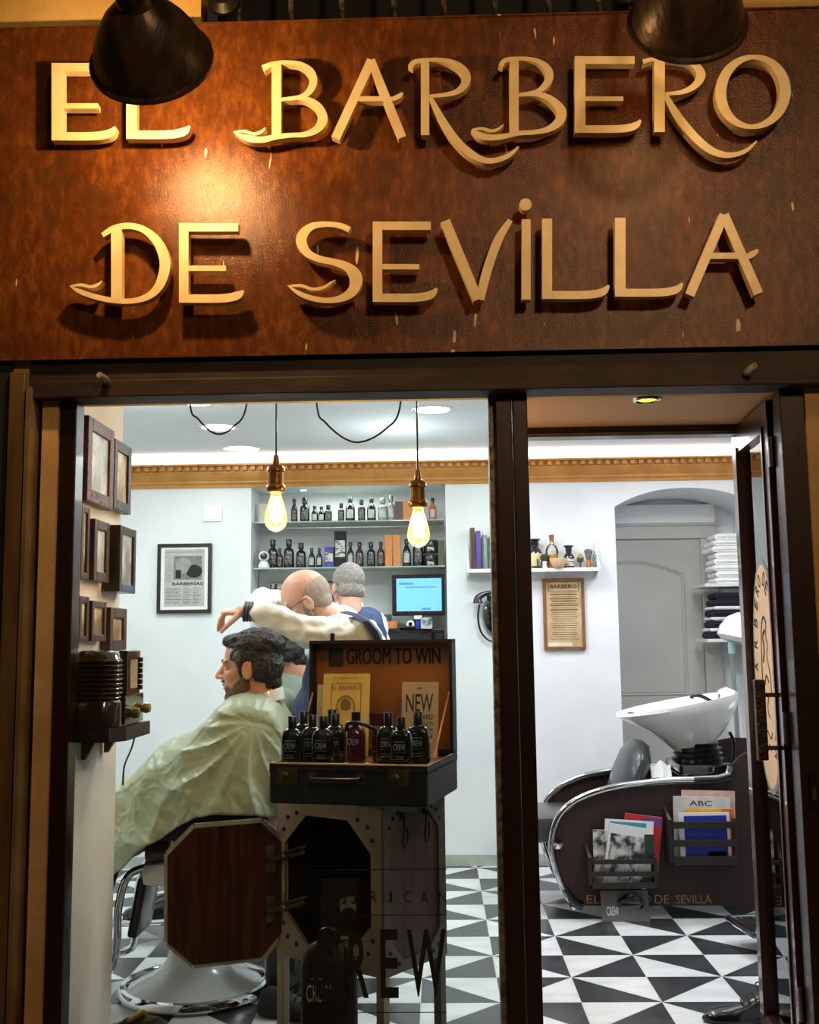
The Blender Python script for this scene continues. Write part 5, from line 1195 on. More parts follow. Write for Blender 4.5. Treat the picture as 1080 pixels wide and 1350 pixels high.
make_shoe('worn dark shoe on the floor left of the black bag', (p.x - .08, p.y - .0, 0), math.radians(-12), mat('grey_suede', '#33353a', '#222428', 20, .8))

# ================================================================== SUITCASE WITH PRODUCTS
ps = P(355, 1056, 3.25); zs0_ = zc1_ + .006
rzs = math.radians(-13.5)
t = thing('suitcase', 'open dark vintage suitcase lettered GROOM TO WIN on the steel cabinet', 'suitcase', (ps.x, ps.y, zs0_), rzs)
W_ = .49; D_ = .40; Hs = .112
M_leath = mat('navy_leatherette', '#1d1b22', '#151318', 20, .5, bump=.15, bscale=120); M_brass = mat('dull_brass', '#6a5a44', '#4a3e2e', 12, .4, .7); M_pipe = mat('tan_piping', '#c8a26a', '#b08a54', 9, .5)
b = MB(); b.b2((0, 0, 0), (W_, D_, Hs - .004), bev=.008); b.b2((0, 0, Hs - .02), (W_, .008, Hs + .004)); b.b2((0, D_ - .008, Hs - .02), (W_, D_, Hs + .004)); b.b2((0, 0, Hs - .02), (.008, D_, Hs + .004)); b.b2((W_ - .008, 0, Hs - .02), (W_, D_, Hs + .004)); b.build('base', M_leath, t)
b = MB(); b.b2((.01, .01, Hs - .012), (W_ - .01, D_ - .01, Hs - .003)); b.build('tray_floor', mat('copper_card', '#7a4a28', '#623a1e', 6, .6), t)
b = MB(); b.tube([(.004, .004, Hs + .005), (W_ - .004, .004, Hs + .005), (W_ - .004, D_ - .004, Hs + .005), (.004, D_ - .004, Hs + .005)], .0042, 8, closed=True); b.build('rim', M_pipe, t)
Hl = .365; Tl = .055
b = MB(); z0 = Hs + .006; y0 = D_ - Tl
b.b2((0, D_ - .008, z0), (W_, D_, z0 + Hl)); b.b2((0, y0, z0), (.01, D_, z0 + Hl)); b.b2((W_ - .01, y0, z0), (W_, D_, z0 + Hl)); b.b2((0, y0, z0 + Hl - .01), (W_, D_, z0 + Hl)); b.b2((0, y0, z0), (W_, D_, z0 + .01)); lid = b.build('lid', M_leath, t)
b = MB(); b.b2((.01, D_ - .012, z0 + .01), (W_ - .01, D_ - .008, z0 + Hl - .01)); b.build('lid_lining', mat('lining_copper', '#8e5628', '#74431c', 4, .5), lid)
b = MB(); b.text('GROOM TO WIN', (W_ * .24, D_ - .0125, z0 + Hl * .78), (1, 0, 0), (0, 0, 1), W_ * .66, .052, -.001)
b.text('GROOM TO WIN', (W_ * .24 + .0016, D_ - .0125, z0 + Hl * .78 - .0008), (1, 0, 0), (0, 0, 1), W_ * .66, .0536, -.0012)
b.text('GROOM TO WIN', (W_ * .24 - .0014, D_ - .0125, z0 + Hl * .78), (1, 0, 0), (0, 0, 1), W_ * .66, .052, -.0008)
b.b2((W_ * .11, D_ - .0135, z0 + Hl * .76), (W_ * .215, D_ - .012, z0 + Hl * .93)); b.build('lettering', M_ink, lid)
b = MB(); b.text('WIN', (W_ * .125, D_ - .0137, z0 + Hl * .8), (1, 0, 0), (0, 0, 1), .04, .026, -.0006, -.01); b.build('badge_text', mat('badge_brown', '#6a4426', '#5a3a20', 6, .6), lid)
for x in (.055, .40):
    b = MB(); b.b2((x - .03, -.004, Hs - .055), (x + .035, 0, Hs - .006), bev=.001); b.lathe([(0, 0), (.013, 0), (.013, .004), (.008, .008), (0, .008)], 20, Matrix.Translation((x - .005, -.004, Hs - .03)) @ Matrix.Rotation(PI / 2, 4, 'X')); b.build('latch', M_brass, t, True)
b = MB(); b.tube(crom([(.14, -.004, Hs - .032), (.145, -.022, Hs - .034), (.16, -.027, Hs - .036), (.26, -.027, Hs - .036), (.285, -.022, Hs - .034), (.29, -.004, Hs - .032)], 5), .007, 10); shn = b.build('handle', M_black, t, True)
for x in (.135, .285): b = MB(); b.b2((x - .012, -.005, Hs - .05), (x + .016, 0, Hs - .018), bev=.001); b.build('handle_mount', M_brass, shn)
for x in (.012, W_ - .012):
    b = MB(); b.bar((x, .12 if x > .2 else .2, Hs + .005), (x, D_ - Tl + .002, Hs + .2), .003, .005, up=(1, 0, 0)); b.build('lid_stay', mat('stay_copper', '#9a6238', '#7c4c28', 6, .4, .4), t)
# handle/clasps on top edge of the lid
for x in (.07, .42): b = MB(); b.tube([(x, D_ - .02, z0 + Hl), (x, D_ - .02, z0 + Hl + .024)], .008, 8); b.build('lid_clasp', M_blackmetal, lid, True)
MS = ROOT[t.name]
def inS(x, y, z=Hs): return MS @ V((x, y, z))
# cards standing in the case
def card(x0, x1, z1, y, m, label, name='display_card', extra=None, lean=.03):
    o = thing(name, label, 'card', tuple(inS(x0, y, Hs)), rzs); w = x1 - x0
    b = MB(); b.prism([(0, 0, 0), (w, 0, 0), (w, lean, z1), (0, lean, z1)], (0, .003, 0)); b.build('board', m, o)
    def at(u, v, off=.0008): return V((u * w, v * lean - off, v * z1))
    if extra: extra(o, at, w, z1, V((0, lean / z1, 1)).normalized())
    return o
M_cert = mat('certificate', '#d8b868', '#c4a254', 9, .7); M_certink = mat('cert_ink', '#8a6a34', '#74582a', 20, .7)
def cert(o, at, w, h, up):
    b = MB(); b.text('Diploma', at(.25, .93), (1, 0, 0), up, w * .5, .008, -.0004)
    b.text('EL BARBERO', at(.2, .8), (1, 0, 0), up, w * .6, .014, -.0004)
    for u0, v0, u1, v1 in ((.18, .88, .82, .885), (.18, .3, .19, .88), (.81, .3, .82, .88), (.18, .3, .82, .305)):
        p = [at(u0, v0), at(u1, v0), at(u1, v1), at(u0, v1)]; b.prism(p, (0, -.0006, 0))
    b.tube([at(.5, .6) + V((math.cos(a) * .03, 0, math.sin(a) * .034)) for a in [2 * PI * i / 20 for i in range(20)]], .002, 5, closed=True)
    b.ell(at(.5, .6), (.018, .001, .024)); b.ell(at(.47, .66), (.008, .0014, .01))
    for i in range(6): b.prism([at(.22, .26 - .03 * i), at(.6, .26 - .03 * i), at(.6, .265 - .03 * i), at(.22, .265 - .03 * i)], (0, -.0006, 0))
    b.build('engraving', M_certink, o)
    b = MB(); b.prism([at(0, .28, .001), at(.45, .28, .001), at(.45, .38, .001), at(0, .38, .001)], (0, -.001, 0)); b.build('green_band', mat('green_band', '#2f7a3c', '#286a34', 6, .5), o)
card(.062, .222, .262, .285, M_cert, 'yellow certificate with an engraved oval standing in the suitcase', extra=cert)
card(.025, .07, .225, .33, mat('pale_leaflet', '#b8c0b0', '#c8a888', 5, .6), 'pale narrow leaflet behind the yellow certificate', 'leaflet')
def newc(o, at, w, h, up):
    b = MB(); b.text('NEW', at(.12, .6), (1, 0, 0), up, w * .74, h * .24, -.0005, .01)
    b.text('BEARD', at(.42, .5), (1, 0, 0), up, w * .44, h * .07, -.0005, .01); b.text('PRODUCTS', at(.42, .42), (1, 0, 0), up, w * .44, h * .05, -.0005, .01)
    b.text('FROM AMERICAN', at(.42, .35), (1, 0, 0), up, w * .44, h * .04, -.0005, .01); b.text('CREW', at(.42, .24), (1, 0, 0), up, w * .44, h * .08, -.0005, .02)
    b.text('CREW', at(.42, .9), (1, 0, 0), up, w * .14, h * .03, -.0005, .01); b.prism([at(.6, .08), at(.8, .08), at(.8, .17), at(.6, .17)], (0, -.001, 0))
    b.build('print', M_ink, o)
card(.335, .455, .235, .27, mat('card_taupe', '#b09c84', '#a48f78', 5, .6), 'taupe card printed NEW BEARD CREW standing in the suitcase', extra=newc)
# product bottles in the case: prototype with CREW lettering
def crew_bottle(label):
    t = thing('product_bottle', label, 'bottle', (0, 0, 0))
    R_ = lambda k, n=28: [(k[0] * .034 * math.copysign(abs(math.cos(a)) ** .75, math.cos(a)), k[0] * k[2] * .022 * math.copysign(abs(math.sin(a)) ** .75, math.sin(a)), k[1]) for a in [2 * PI * i / n for i in range(n)]]
    b = MB(); b.loft([[V(p) for p in R_(k)] for k in ((.94, 0, 1), (1, .004, 1), (1, .07, 1), (.96, .084, 1), (.84, .095, 1), (.6, .102, 1), (.38, .105, 1.2), (.36, .108, 1.3))]); b.build('body', M_bb, t, True)
    b = MB(); b.lathe([(0, .105), (.0135, .105), (.0135, .138), (.012, .14), (0, .14)], 20); b.build('cap', M_black, t, True)
    b = MB(); b.text('CREW', (-.018, -.0228, .046), (1, 0, 0), (0, 0, 1), .036, .017, -.0006, -.004); b.b2((-.02, -.0232, .04), (.02, -.0226, .0406)); b.text('AMERICAN', (-.017, -.0228, .068), (1, 0, 0), (0, 0, 1), .034, .0035, -.0006); b.b2((-.015, -.0232, .02), (.015, -.0226, .0215)); b.b2((-.012, -.0232, .027), (.012, -.0226, .028)); b.build('wording', mat('pewter_print', '#b8b4aa', '#a8a49a', 6, .4, .3), t)
    return t
cb = None
spots = [(.06, .035, 1.0, 'black CREW bottle at the front left of the suitcase'), (.10, .10, 1.0, 'black CREW bottle behind the front left one, to its right'), (.048, .165, 1.05, 'black CREW bottle in the back row at the left of the suitcase'), (.135, .185, 1.08, 'black CREW bottle at the rear beside the yellow certificate'),
         (.152, .055, 1.0, 'black CREW bottle second from the left in the front row'), (.165, .13, 1.02, 'black CREW bottle half hidden behind the second front one'), (.345, .10, 1.06, 'black CREW bottle between the burgundy tube and the right front bottle'), (.40, .045, 1.0, 'black CREW bottle at the front right of the suitcase'), (.43, .13, 1.06, 'black CREW bottle in front of the taupe NEW card')]
for x, y, s_, lab in spots:
    q = inS(x, y, Hs)
    if cb is None: cb = crew_bottle(lab); cb.location = q; cb.rotation_euler = (0, 0, rzs); o = cb; o['group'] = 'black bottles in the suitcase'
    else: o = dup(cb, q, rzs, lab, 'black bottles in the suitcase')
    o.scale = (s_, s_, s_ * 1.02)
q = inS(.255, .06, Hs); t = thing('spray_bottle', 'dark red CREW spray bottle with a black trigger in the middle of the suitcase', 'bottle', tuple(q), rzs)
b = MB(); b.lathe([(0, 0), (.026, 0), (.028, .004), (.028, .09), (.024, .105), (.014, .114), (.012, .12)], 24); b.build('body', M_burg, t, True)
b = MB(); b.lathe([(0, .118), (.014, .118), (.014, .155), (0, .156)], 20); b.build('nozzle', M_black, t, True)
b = MB(); b.tube(crom([(-.026, -.01, .1), (-.02, -.02, .12), (0, -.024, .125), (.03, -.018, .12), (.055, -.006, .105), (.062, 0, .09)], 5), .0065, 8); b.build('trigger', M_black, t, True)
b = MB(); b.text('CREW', (-.018, -.0285, .06), (1, 0, 0), (0, 0, 1), .036, .018, -.0008, -.004); b.build('wording', MATS['pewter_print'], t)
b = MB(); b.lathe([(0, -.001), (.045, -.001), (.047, .0), (.045, .002), (0, .002)], 24); o = b.build('coaster', M_paper, t, True)
q = inS(.30, .15, Hs); t = thing('cosmetic_tube', 'burgundy CREW tube standing beside the spray bottle', 'tube', tuple(q), rzs)
rings = [[V((.026 * kx * math.cos(a), .018 * ky * math.sin(a), z)) for a in [2 * PI * i / 24 for i in range(24)]] for z, kx, ky in ((0, .8, 1), (.03, .85, 1), (.035, .9, 1.1), (.09, 1, .8), (.135, 1.15, .15), (.145, 1.15, .12))]
b = MB(); b.loft(rings[2:]); b.build('body', M_burg, t, True); b = MB(); b.loft(rings[:2]); b.build('cap', M_black, t, True)
b = MB(); b.text('CREW', (-.02, -.0185, .088), (1, 0, 0), (0, .12, 1), .04, .02, -.003, -.004); b.build('wording', MATS['pewter_print'], t)

# ================================================================== BARBER CHAIR
def barber_chair(label):
    """origin at the base centre, the sitter faces -X"""
    t = thing('barber_chair', label, 'chair', (0, 0, 0)); g = MB
    b = g(); b.lathe([(0, .028), (.255, .028), (.22, .045), (.15, .075), (.11, .12), (.092, .19), (.086, .3), (.09, .34), (0, .34)], 48); b.build('pedestal', M_white, t, True)
    b = g(); b.lathe([(.2, 0), (.275, 0), (.288, .012), (.288, .028), (.278, .04), (.262, .042), (.25, .03), (.2, .02), (.2, 0)], 48); b.build('base_ring', M_chrome, t, True)
    b = g(); b.lathe([(.06, .33), (.06, .42), (.1, .43), (.1, .44), (0, .44)], 24); b.build('piston', M_chrome, t, True)
    b = g(); b.b2((-.15, -.25, .435), (.36, .25, .52), bev=.03); b.build('seat_pan', M_white, t, True)
    b = g(); b.b2((-.15, -.23, .50), (.34, .23, .60), bev=.035); b.build('seat', mat('oxblood_leather', '#4a201c', '#361614', 12, .3, coat=.2), t, True)
    Mb = Matrix.Translation((.37, 0, .58)) @ Matrix.Rotation(math.radians(14), 4, 'Y')
    b = g(); b.box((0, 0, .25), (.09, .44, .5), Mb, .04); b.build('backrest', MATS['oxblood_leather'], t, True)
    for s in (-1, 1):
        b = g(); b.b2((-.03, s * .27 - .04, .64), (.33, s * .27 + .04, .70), bev=.025); a = b.build('armrest', mat('striped_vinyl', '#5a6068', '#33373d', 90, .4, stretch=(1, .05, 1)), t, True)
        b = g(); b.tube(crom([(.0, s * .27, .65), (-.03, s * .27, .57), (.04, s * .26, .48), (.22, s * .26, .48), (.3, s * .27, .57), (.28, s * .27, .65)], 6), .016, 10); b.build('arm_bracket', M_chrome, t, True)
    for s in (-1, 1):
        b = g(); b.tube(crom([(-.1, s * .12, .49), (-.22, s * .13, .46), (-.262, s * .13, .34), (-.268, s * .13, .17), (-.32, s * .13, .11), (-.56, s * .13, .10)], 7), .015, 10); b.build('footrest_rail', M_chrome, t, True)
    b = g(); b.tube([(-.56, -.13, .10), (-.56, .13, .10)], .015, 10)
    b.build('cross_tube', M_chrome, t, True)
    b = g(); b.b2((-.55, -.12, .10), (-.34, .12, .108))
    for i in range(7):
        for j in range(8): b.b2((-.54 + i * .028, -.11 + j * .028, .108), (-.522 + i * .028, -.09 + j * .028, .114))
    b.build('foot_plate', M_steel, t)
    b = g(); b.box((0, 0, 0), (.04, .22, .22), Matrix.Translation((-.2, 0, .33)) @ Matrix.Rotation(math.radians(10), 4, 'Y'), .015); b.build('calf_rest', M_black, t, True)
    b = g(); b.tube([(.06, -.16, .40), (.14, -.30, .42)], .01, 8); b.ell((.14, -.31, .42), (.018, .03, .018)); b.build('pump_lever', M_chrome, t, True)
    return t
pch = PZ(258, 1300, 0.02)
ch = barber_chair('white enamel and chrome barber chair under the man in the green cape'); ch.location = (pch.x, pch.y, 0); ch['group'] = 'barber chairs'
ch2 = dup(ch, (P(1136, 1100, 4.75).x, 4.75, 0), math.radians(8), 'barber chair mostly hidden behind the open glass door, only its footrest showing', 'barber chairs')
# ================================================================== PEOPLE
def remeshed(prims, voxel, smooth=4, disp=None):
    b = MB()
    for p in prims:
        if p[0] == 'c': b.cap(p[1], p[2], p[3], p[4], n=16)
        elif p[0] == 'e': b.ell(p[1], p[2], p[3] if len(p) > 3 else None, n=20, m=14)
        elif p[0] == 'm': b.add(p[1], p[2])
    me = bpy.data.meshes.new('t'); me.from_pydata([tuple(v) for v in b.v], [], b.f)
    bm = bmesh.new(); bm.from_mesh(me); bmesh.ops.recalc_face_normals(bm, faces=bm.faces); bm.to_mesh(me); bm.free()
    ob = bpy.data.objects.new('t', me); C.objects.link(ob)
    r = ob.modifiers.new('r', 'REMESH'); r.mode = 'VOXEL'; r.voxel_size = voxel; r.adaptivity = 0
    s = ob.modifiers.new('s', 'SMOOTH'); s.factor = .5; s.iterations = smooth
    dg = bpy.context.evaluated_depsgraph_get(); ev = bpy.data.meshes.new_from_object(ob.evaluated_get(dg))
    if disp:
        ns = [v.normal.copy() for v in ev.vertices]; vs = [v.co + n * disp(v.co, n) for v, n in zip(ev.vertices, ns)]
    else: vs = [v.co.copy() for v in ev.vertices]
    fs = [tuple(p.vertices) for p in ev.polygons]
    bpy.data.objects.remove(ob); bpy.data.meshes.remove(me); bpy.data.meshes.remove(ev)
    return vs, fs
def soft(name, islands, m, parent, keep=None):
    b = MB()
    for isl in islands:
        vs, fs = remeshed(*isl)
        if keep: fs = [f for f in fs if keep(sum((vs[i] for i in f), V((0, 0, 0))) / len(f))]
        b.add(vs, fs)
    o = b.build(name, m, parent, True, True, auto=False)
    return o
def xf(M, prims):
    """transform capsules and ellipsoids by a similarity matrix"""
    s = M.to_scale()[0]; R3 = M.to_3x3().normalized(); out = []
    for p in prims:
        if p[0] == 'c': out.append(('c', M @ V(p[1]), p[2] * s, M @ V(p[3]), p[4] * s))
        else:
            R = R3 @ (p[3] if len(p) > 3 else Matrix.Identity(3)); out.append(('e', M @ V(p[1]), [q * s for q in p[2]], R))
    return out
HEAD = [('e', (-.012, 0, .035), (.098, .076, .088)), ('e', (.03, 0, -.03), (.062, .058, .085)), ('e', (.035, 0, -.075), (.048, .047, .038)), ('e', (.068, 0, -.1), (.022, .026, .018)),
        ('e', (.076, 0, .024), (.018, .05, .012)), ('c', (.086, 0, .012), .009, (.112, 0, -.024), .0115), ('e', (.1, .011, -.029), (.011, .009, .008)), ('e', (.1, -.011, -.029), (.011, .009, .008)),
        ('e', (.055, .04, -.026), (.028, .02, .024)), ('e', (.055, -.04, -.026), (.028, .02, .024)), ('e', (.086, 0, -.054), (.014, .024, .0065)), ('e', (.084, 0, -.068), (.013, .02, .007)), ('e', (.07, 0, -.06), (.02, .032, .028)),
        ('c', (-.03, 0, -.05), .055, (-.045, 0, -.15), .058), ('e', (-.004, .078, -.012), (.02, .007, .032)), ('e', (-.004, -.078, -.012), (.02, .007, .032)), ('e', (-.012, .07, -.012), (.012, .012, .02)), ('e', (-.012, -.07, -.012), (.012, .012, .02))]
def ear_dip(M):
    I = M.inverted()
    def f(co, n):
        q = I @ co; d = 0
        if abs(q.y) > .076:
            r2 = ((q.x - .0) / .010) ** 2 + ((q.z + .008) / .018) ** 2
            if r2 < 1: d -= .006 * (1 - r2)
        for s in (-1, 1):                      # eye sockets
            r2 = ((q.y - s * .03) / .018) ** 2 + ((q.z - .002) / .011) ** 2
            if r2 < 1 and q.x > .05: d -= .006 * (1 - r2)
        r2 = (q.y / .026) ** 2 + ((q.z + .0605) / .0022) ** 2      # mouth line
        if r2 < 1 and q.x > .06: d -= .001 * (1 - r2)
        return d * M.to_scale()[0]
    return f
def hand(M, curl=(.5, .5, .5, .5), thumb=1, spread=.0, tc=.3):
    pr = [('c', (-.03, 0, 0), .023, (.02, 0, 0), .024), ('e', (.045, 0, 0), (.045, .036, .014))]
    for i, (y, L_) in enumerate(((-.03, .062), (-.011, .076), (.009, .082), (.028, .074))):
        a = 0; p = V((.078 + .006 * (i in (1, 2)), y * thumb, 0)); r = .0088 if i else .0076
        pr.append(('c', (.03, y * .7 * thumb, 0), .011, p, r * 1.1))
        for k, f in enumerate((.45, .3, .25)):
            a += curl[i] * (1.3, .4, .25)[k]; q = p + V((math.cos(a) * math.cos(spread * (i - 1.5)), math.sin(spread * (i - 1.5)) * thumb, -math.sin(a))) * L_ * f
            pr.append(('c', p, r, q, r * .93)); p = q; r *= .93
    p0 = V((.015, .02 * thumb, -.004)); p1 = V((.045, .045 * thumb, -.014 - .02 * tc)); p2 = V((.07, .05 * thumb, -.02 - .04 * tc)); p3 = V((.09, .047 * thumb, -.024 - .06 * tc))
    pr += [('c', p0, .015, p1, .0115), ('c', p1, .0115, p2, .0095), ('c', p2, .0095, p3, .008)]
    return xf(M, pr)
def frame_m(o, x, z, s=1):
    """matrix with +X along x and +Z near z"""
    x = V(x).normalized(); z = V(z); y = z.cross(x).normalized(); z = x.cross(y)
    return Matrix.Translation(V(o)) @ Matrix((x, y, z)).transposed().to_4x4() @ Matrix.Scale(s, 4)
def headM(o, yaw, tilt, s=1, roll=0):
    return Matrix.Translation(V(o)) @ Matrix.Rotation(yaw, 4, 'Z') @ Matrix.Rotation(tilt, 4, 'Y') @ Matrix.Rotation(roll, 4, 'X') @ Matrix.Scale(s, 4)
def strand(sc, amp, dirv=(1, .3, 1)):
    return lambda co, n: amp * noise.noise(V((co.x * sc * dirv[0], co.y * sc * dirv[1], co.z * sc * dirv[2]))) + amp * .5 * noise.noise(co * sc * 2.3)
M_dark_hair = mat('dark_hair', '#1c1614', '#2e2622', 90, .6, bump=.6, bscale=160, stretch=(1, 1, .3)); M_grey_hair = mat('grey_hair', '#a8a29c', '#7c7670', 120, .75, bump=.4, bscale=220)
M_stub = mat('shaved_stubble', '#b0988a', '#948073', 180, .7, bump=.2, bscale=300); M_beard = mat('short_beard', '#8a6450', '#5a4234', 220, .8, bump=.4, bscale=300); M_gbeard = mat('grey_beard', '#9c8474', '#8a7466', 200, .8, bump=.3, bscale=300)
M_shirt = mat('white_shirt', '#eceae6', '#e0dcd4', 5, .8, bump=.15, bscale=30); M_vest = mat('navy_waistcoat', '#2a3458', '#222a48', 60, .75, bump=.1); M_vest2 = mat('blue_waistcoat', '#2c4470', '#243a62', 60, .7, bump=.1)
M_trous = mat('dark_trousers', '#20222a', '#17181e', 30, .85); M_eye = mat('eye_white', '#dcdad4', '#d0ccc6', 5, .2); M_brow = mat('brow_hair', '#2a1e18', '#1c1410', 90, .8)
def face_bits(t, M, brow=M_brow, eyes=True):
    if eyes:
        for s in (-1, 1): b = MB(); b.ell((.071, s * .03, .001), (.010, .011, .0085), M=M, n=14, m=10); b.build('eye', M_eye, t, True, True); b = MB(); b.ell((.0795, s * .03, .0), (.003, .005, .005), M=M, n=12, m=8); b.build('iris', M_ink, t, True, True)
    for s in (-1, 1): b = MB(); b.tube([M @ V(q) for q in ((.091, s * .014, .022), (.088, s * .03, .030), (.07, s * .05, .025))], [.003, .004, .002], 6); b.build('eyebrow', brow, t, True, True)
# ---------------------------------------------------------------- the customer in the cape
Yk = 3.98
def K(px, py, dY=0): return P(px, py, Yk + dY)
hipz = .66
t = thing('person', 'seated man in profile, dark hair and beard, under a green cape in the white chair', 'person', (K(330, 1000).x, Yk, 0))
Mh = headM(K(329, 879), PI, math.radians(4), 1.06)
sh = K(352, 955); hip = V((sh.x + .0, Yk, hipz + .03)); kn = V((K(150, 900).x, Yk, .69))
body = [('c', sh + V((-.03, 0, -.04)), .085, hip + V((-.02, 0, 0)), .12), ('c', sh + V((-.02, -.11, -.035)), .05, sh + V((-.02, .11, -.035)), .05), ('c', Mh @ V((-.03, 0, -.06)), .058, sh + V((-.03, 0, .02)), .06)]
for s in (-1, 1):
    body += [('c', hip + V((0, s * .09, 0)), .085, kn + V((0, s * .1, 0)), .06), ('c', kn + V((0, s * .1, 0)), .056, V((kn.x - .13, Yk + s * .09, .2)), .04),
             ('c', sh + V((-.03, s * .13, -.05)), .045, sh + V((-.02, s * .17, -.22)), .04), ('c', sh + V((-.02, s * .17, -.22)), .04, sh + V((-.24, s * .13, -.2)), .03)]
soft('body', [(body, .012, 3), (xf(Mh, HEAD), .0035, 3, ear_dip(Mh)), (hand(frame_m(sh + V((-.25, -.13, -.2)), (-1, 0, 0), (0, 0, 1))), .003, 2), (hand(frame_m(sh + V((-.25, .13, -.2)), (-1, 0, 0), (0, 0, 1)), thumb=-1), .003, 2)], M_skin, t)
face_bits(t, Mh, eyes=False)
for s in (-1, 1): b = MB(); b.ell((.071, s * .03, .0), (.010, .012, .008), M=Mh, n=14, m=10); b.build('eyelid', M_skin, t, True, True)
HAIR = [('e', (-.028, 0, .07), (.102, .082, .064)), ('e', (.03, 0, .096), (.06, .058, .025)), ('e', (.062, 0, .088), (.026, .044, .013)), ('e', (-.055, 0, .0), (.066, .078, .08)), ('e', (-.062, 0, -.055), (.048, .052, .05)), ('e', (.0, .066, .04), (.055, .016, .034)), ('e', (.0, -.066, .04), (.055, .016, .034)), ('e', (-.045, .07, .0), (.028, .014, .05)), ('e', (-.045, -.07, .0), (.028, .014, .05)), ('e', (.02, .074, .0), (.012, .008, .03)), ('e', (.02, -.074, .0), (.012, .008, .03))]
soft('hair', [(xf(Mh, HAIR), .0032, 2, strand(55, .006, (.5, 1, 1)))], M_dark_hair, t)
b = soft('grey_temple', [(xf(Mh, [('e', (.026, -.07, .036), (.02, .0175, .022)), ('e', (.026, .07, .036), (.02, .0175, .022))]), .003, 2, strand(80, .003))], mat('greying_hair', '#6a6664', '#3a3634', 90, .7), t)
BEARD = [('e', (.036, 0, -.079), (.0515, .0505, .037)), ('e', (.07, 0, -.1), (.0245, .031, .021)), ('e', (.022, .036, -.06), (.036, .0245, .036)), ('e', (.022, -.036, -.06), (.036, .0245, .036)), ('e', (.066, .02, -.072), (.022, .018, .022)), ('e', (.066, -.02, -.072), (.022, .018, .022)), ('e', (.091, 0, -.0425), (.0125, .025, .0055)), ('e', (.012, .06, -.035), (.014, .0125, .035)), ('e', (.012, -.06, -.035), (.014, .0125, .035))]
soft('beard', [(xf(Mh, BEARD), .003, 2, strand(160, .0016, (1, 1, 1)))], M_beard, t)
ns_ = Mh @ V((-.045, 0, -.115))
b = MB(); b.loft([[ns_ + V((r * 1.05 * math.cos(a) + .0, r * .95 * math.sin(a), z + .022 * math.cos(a))) for a in [2 * PI * i / 28 for i in range(28)]] for r, z in ((.075, -.02), (.072, .0), (.066, .022), (.064, .022), (.066, -.02))], caps=(False, False)); b.build('neck_strip', M_white, t, True, True)
def lowlegs(h, k, Y, dx):
    o = []
    for q in (-1, 1): o += [('c', h + V((0, q * .09, 0)), .095, k + V((0, q * .1, 0)), .072), ('c', k + V((0, q * .1, 0)), .07, V((k.x + dx, Y + q * .09, .2)), .055)]
    return o
soft('trousers', [(lowlegs(hip + V((-.02, 0, 0)), kn, Yk, -.13) + [('c', hip + V((-.02, -.05, 0)), .12, hip + V((-.02, .05, 0)), .12)], .012, 3)], M_trous, t)
for q in (-1, 1): Msh = Matrix.Translation((kn.x - .08, Yk + q * .09, .115)) @ Matrix.Rotation(PI, 4, 'Z'); b = MB(); shoe(b, Msh); sole(b, Msh); b.build('shoe', M_shoe, t, True, True)
# the cape, draped over body and arm rests
topp = [(386, 962), (380, 942), (370, 926), (358, 916), (345, 911), (332, 910), (318, 913), (304, 919), (288, 934), (272, 953), (258, 963), (243, 968), (227, 973), (214, 979), (204, 996), (192, 1013), (171, 1026), (148, 1036), (120, 1046), (95, 1058), (70, 1085), (60, 1115)]
botp = [(386, 1078), (378, 1080), (360, 1078), (340, 1074), (315, 1073), (290, 1076), (270, 1085), (250, 1096), (230, 1110), (210, 1124), (195, 1146), (175, 1162), (147, 1178), (110, 1188), (80, 1188), (60, 1170)]
def interp(tab, x):
    tab = sorted(tab)
    if x <= tab[0][0]: return tab[0][1]
    for (a, b_), (c_, d_) in zip(tab, tab[1:]):
        if x <= c_: return b_ + (d_ - b_) * (x - a) / (c_ - a)
    return tab[-1][1]
hw1 = [(60, .16), (120, .2), (200, .22), (260, .22), (320, .2), (345, .2), (386, .17)]   # shoulder half width
hw2 = [(60, .22), (120, .27), (200, .3), (300, .31), (350, .29), (386, .24)]
dsh = [(60, .03), (150, .035), (230, .05), (290, .05), (345, .085), (386, .06)]
cols = []; NX, NU = 190, 130
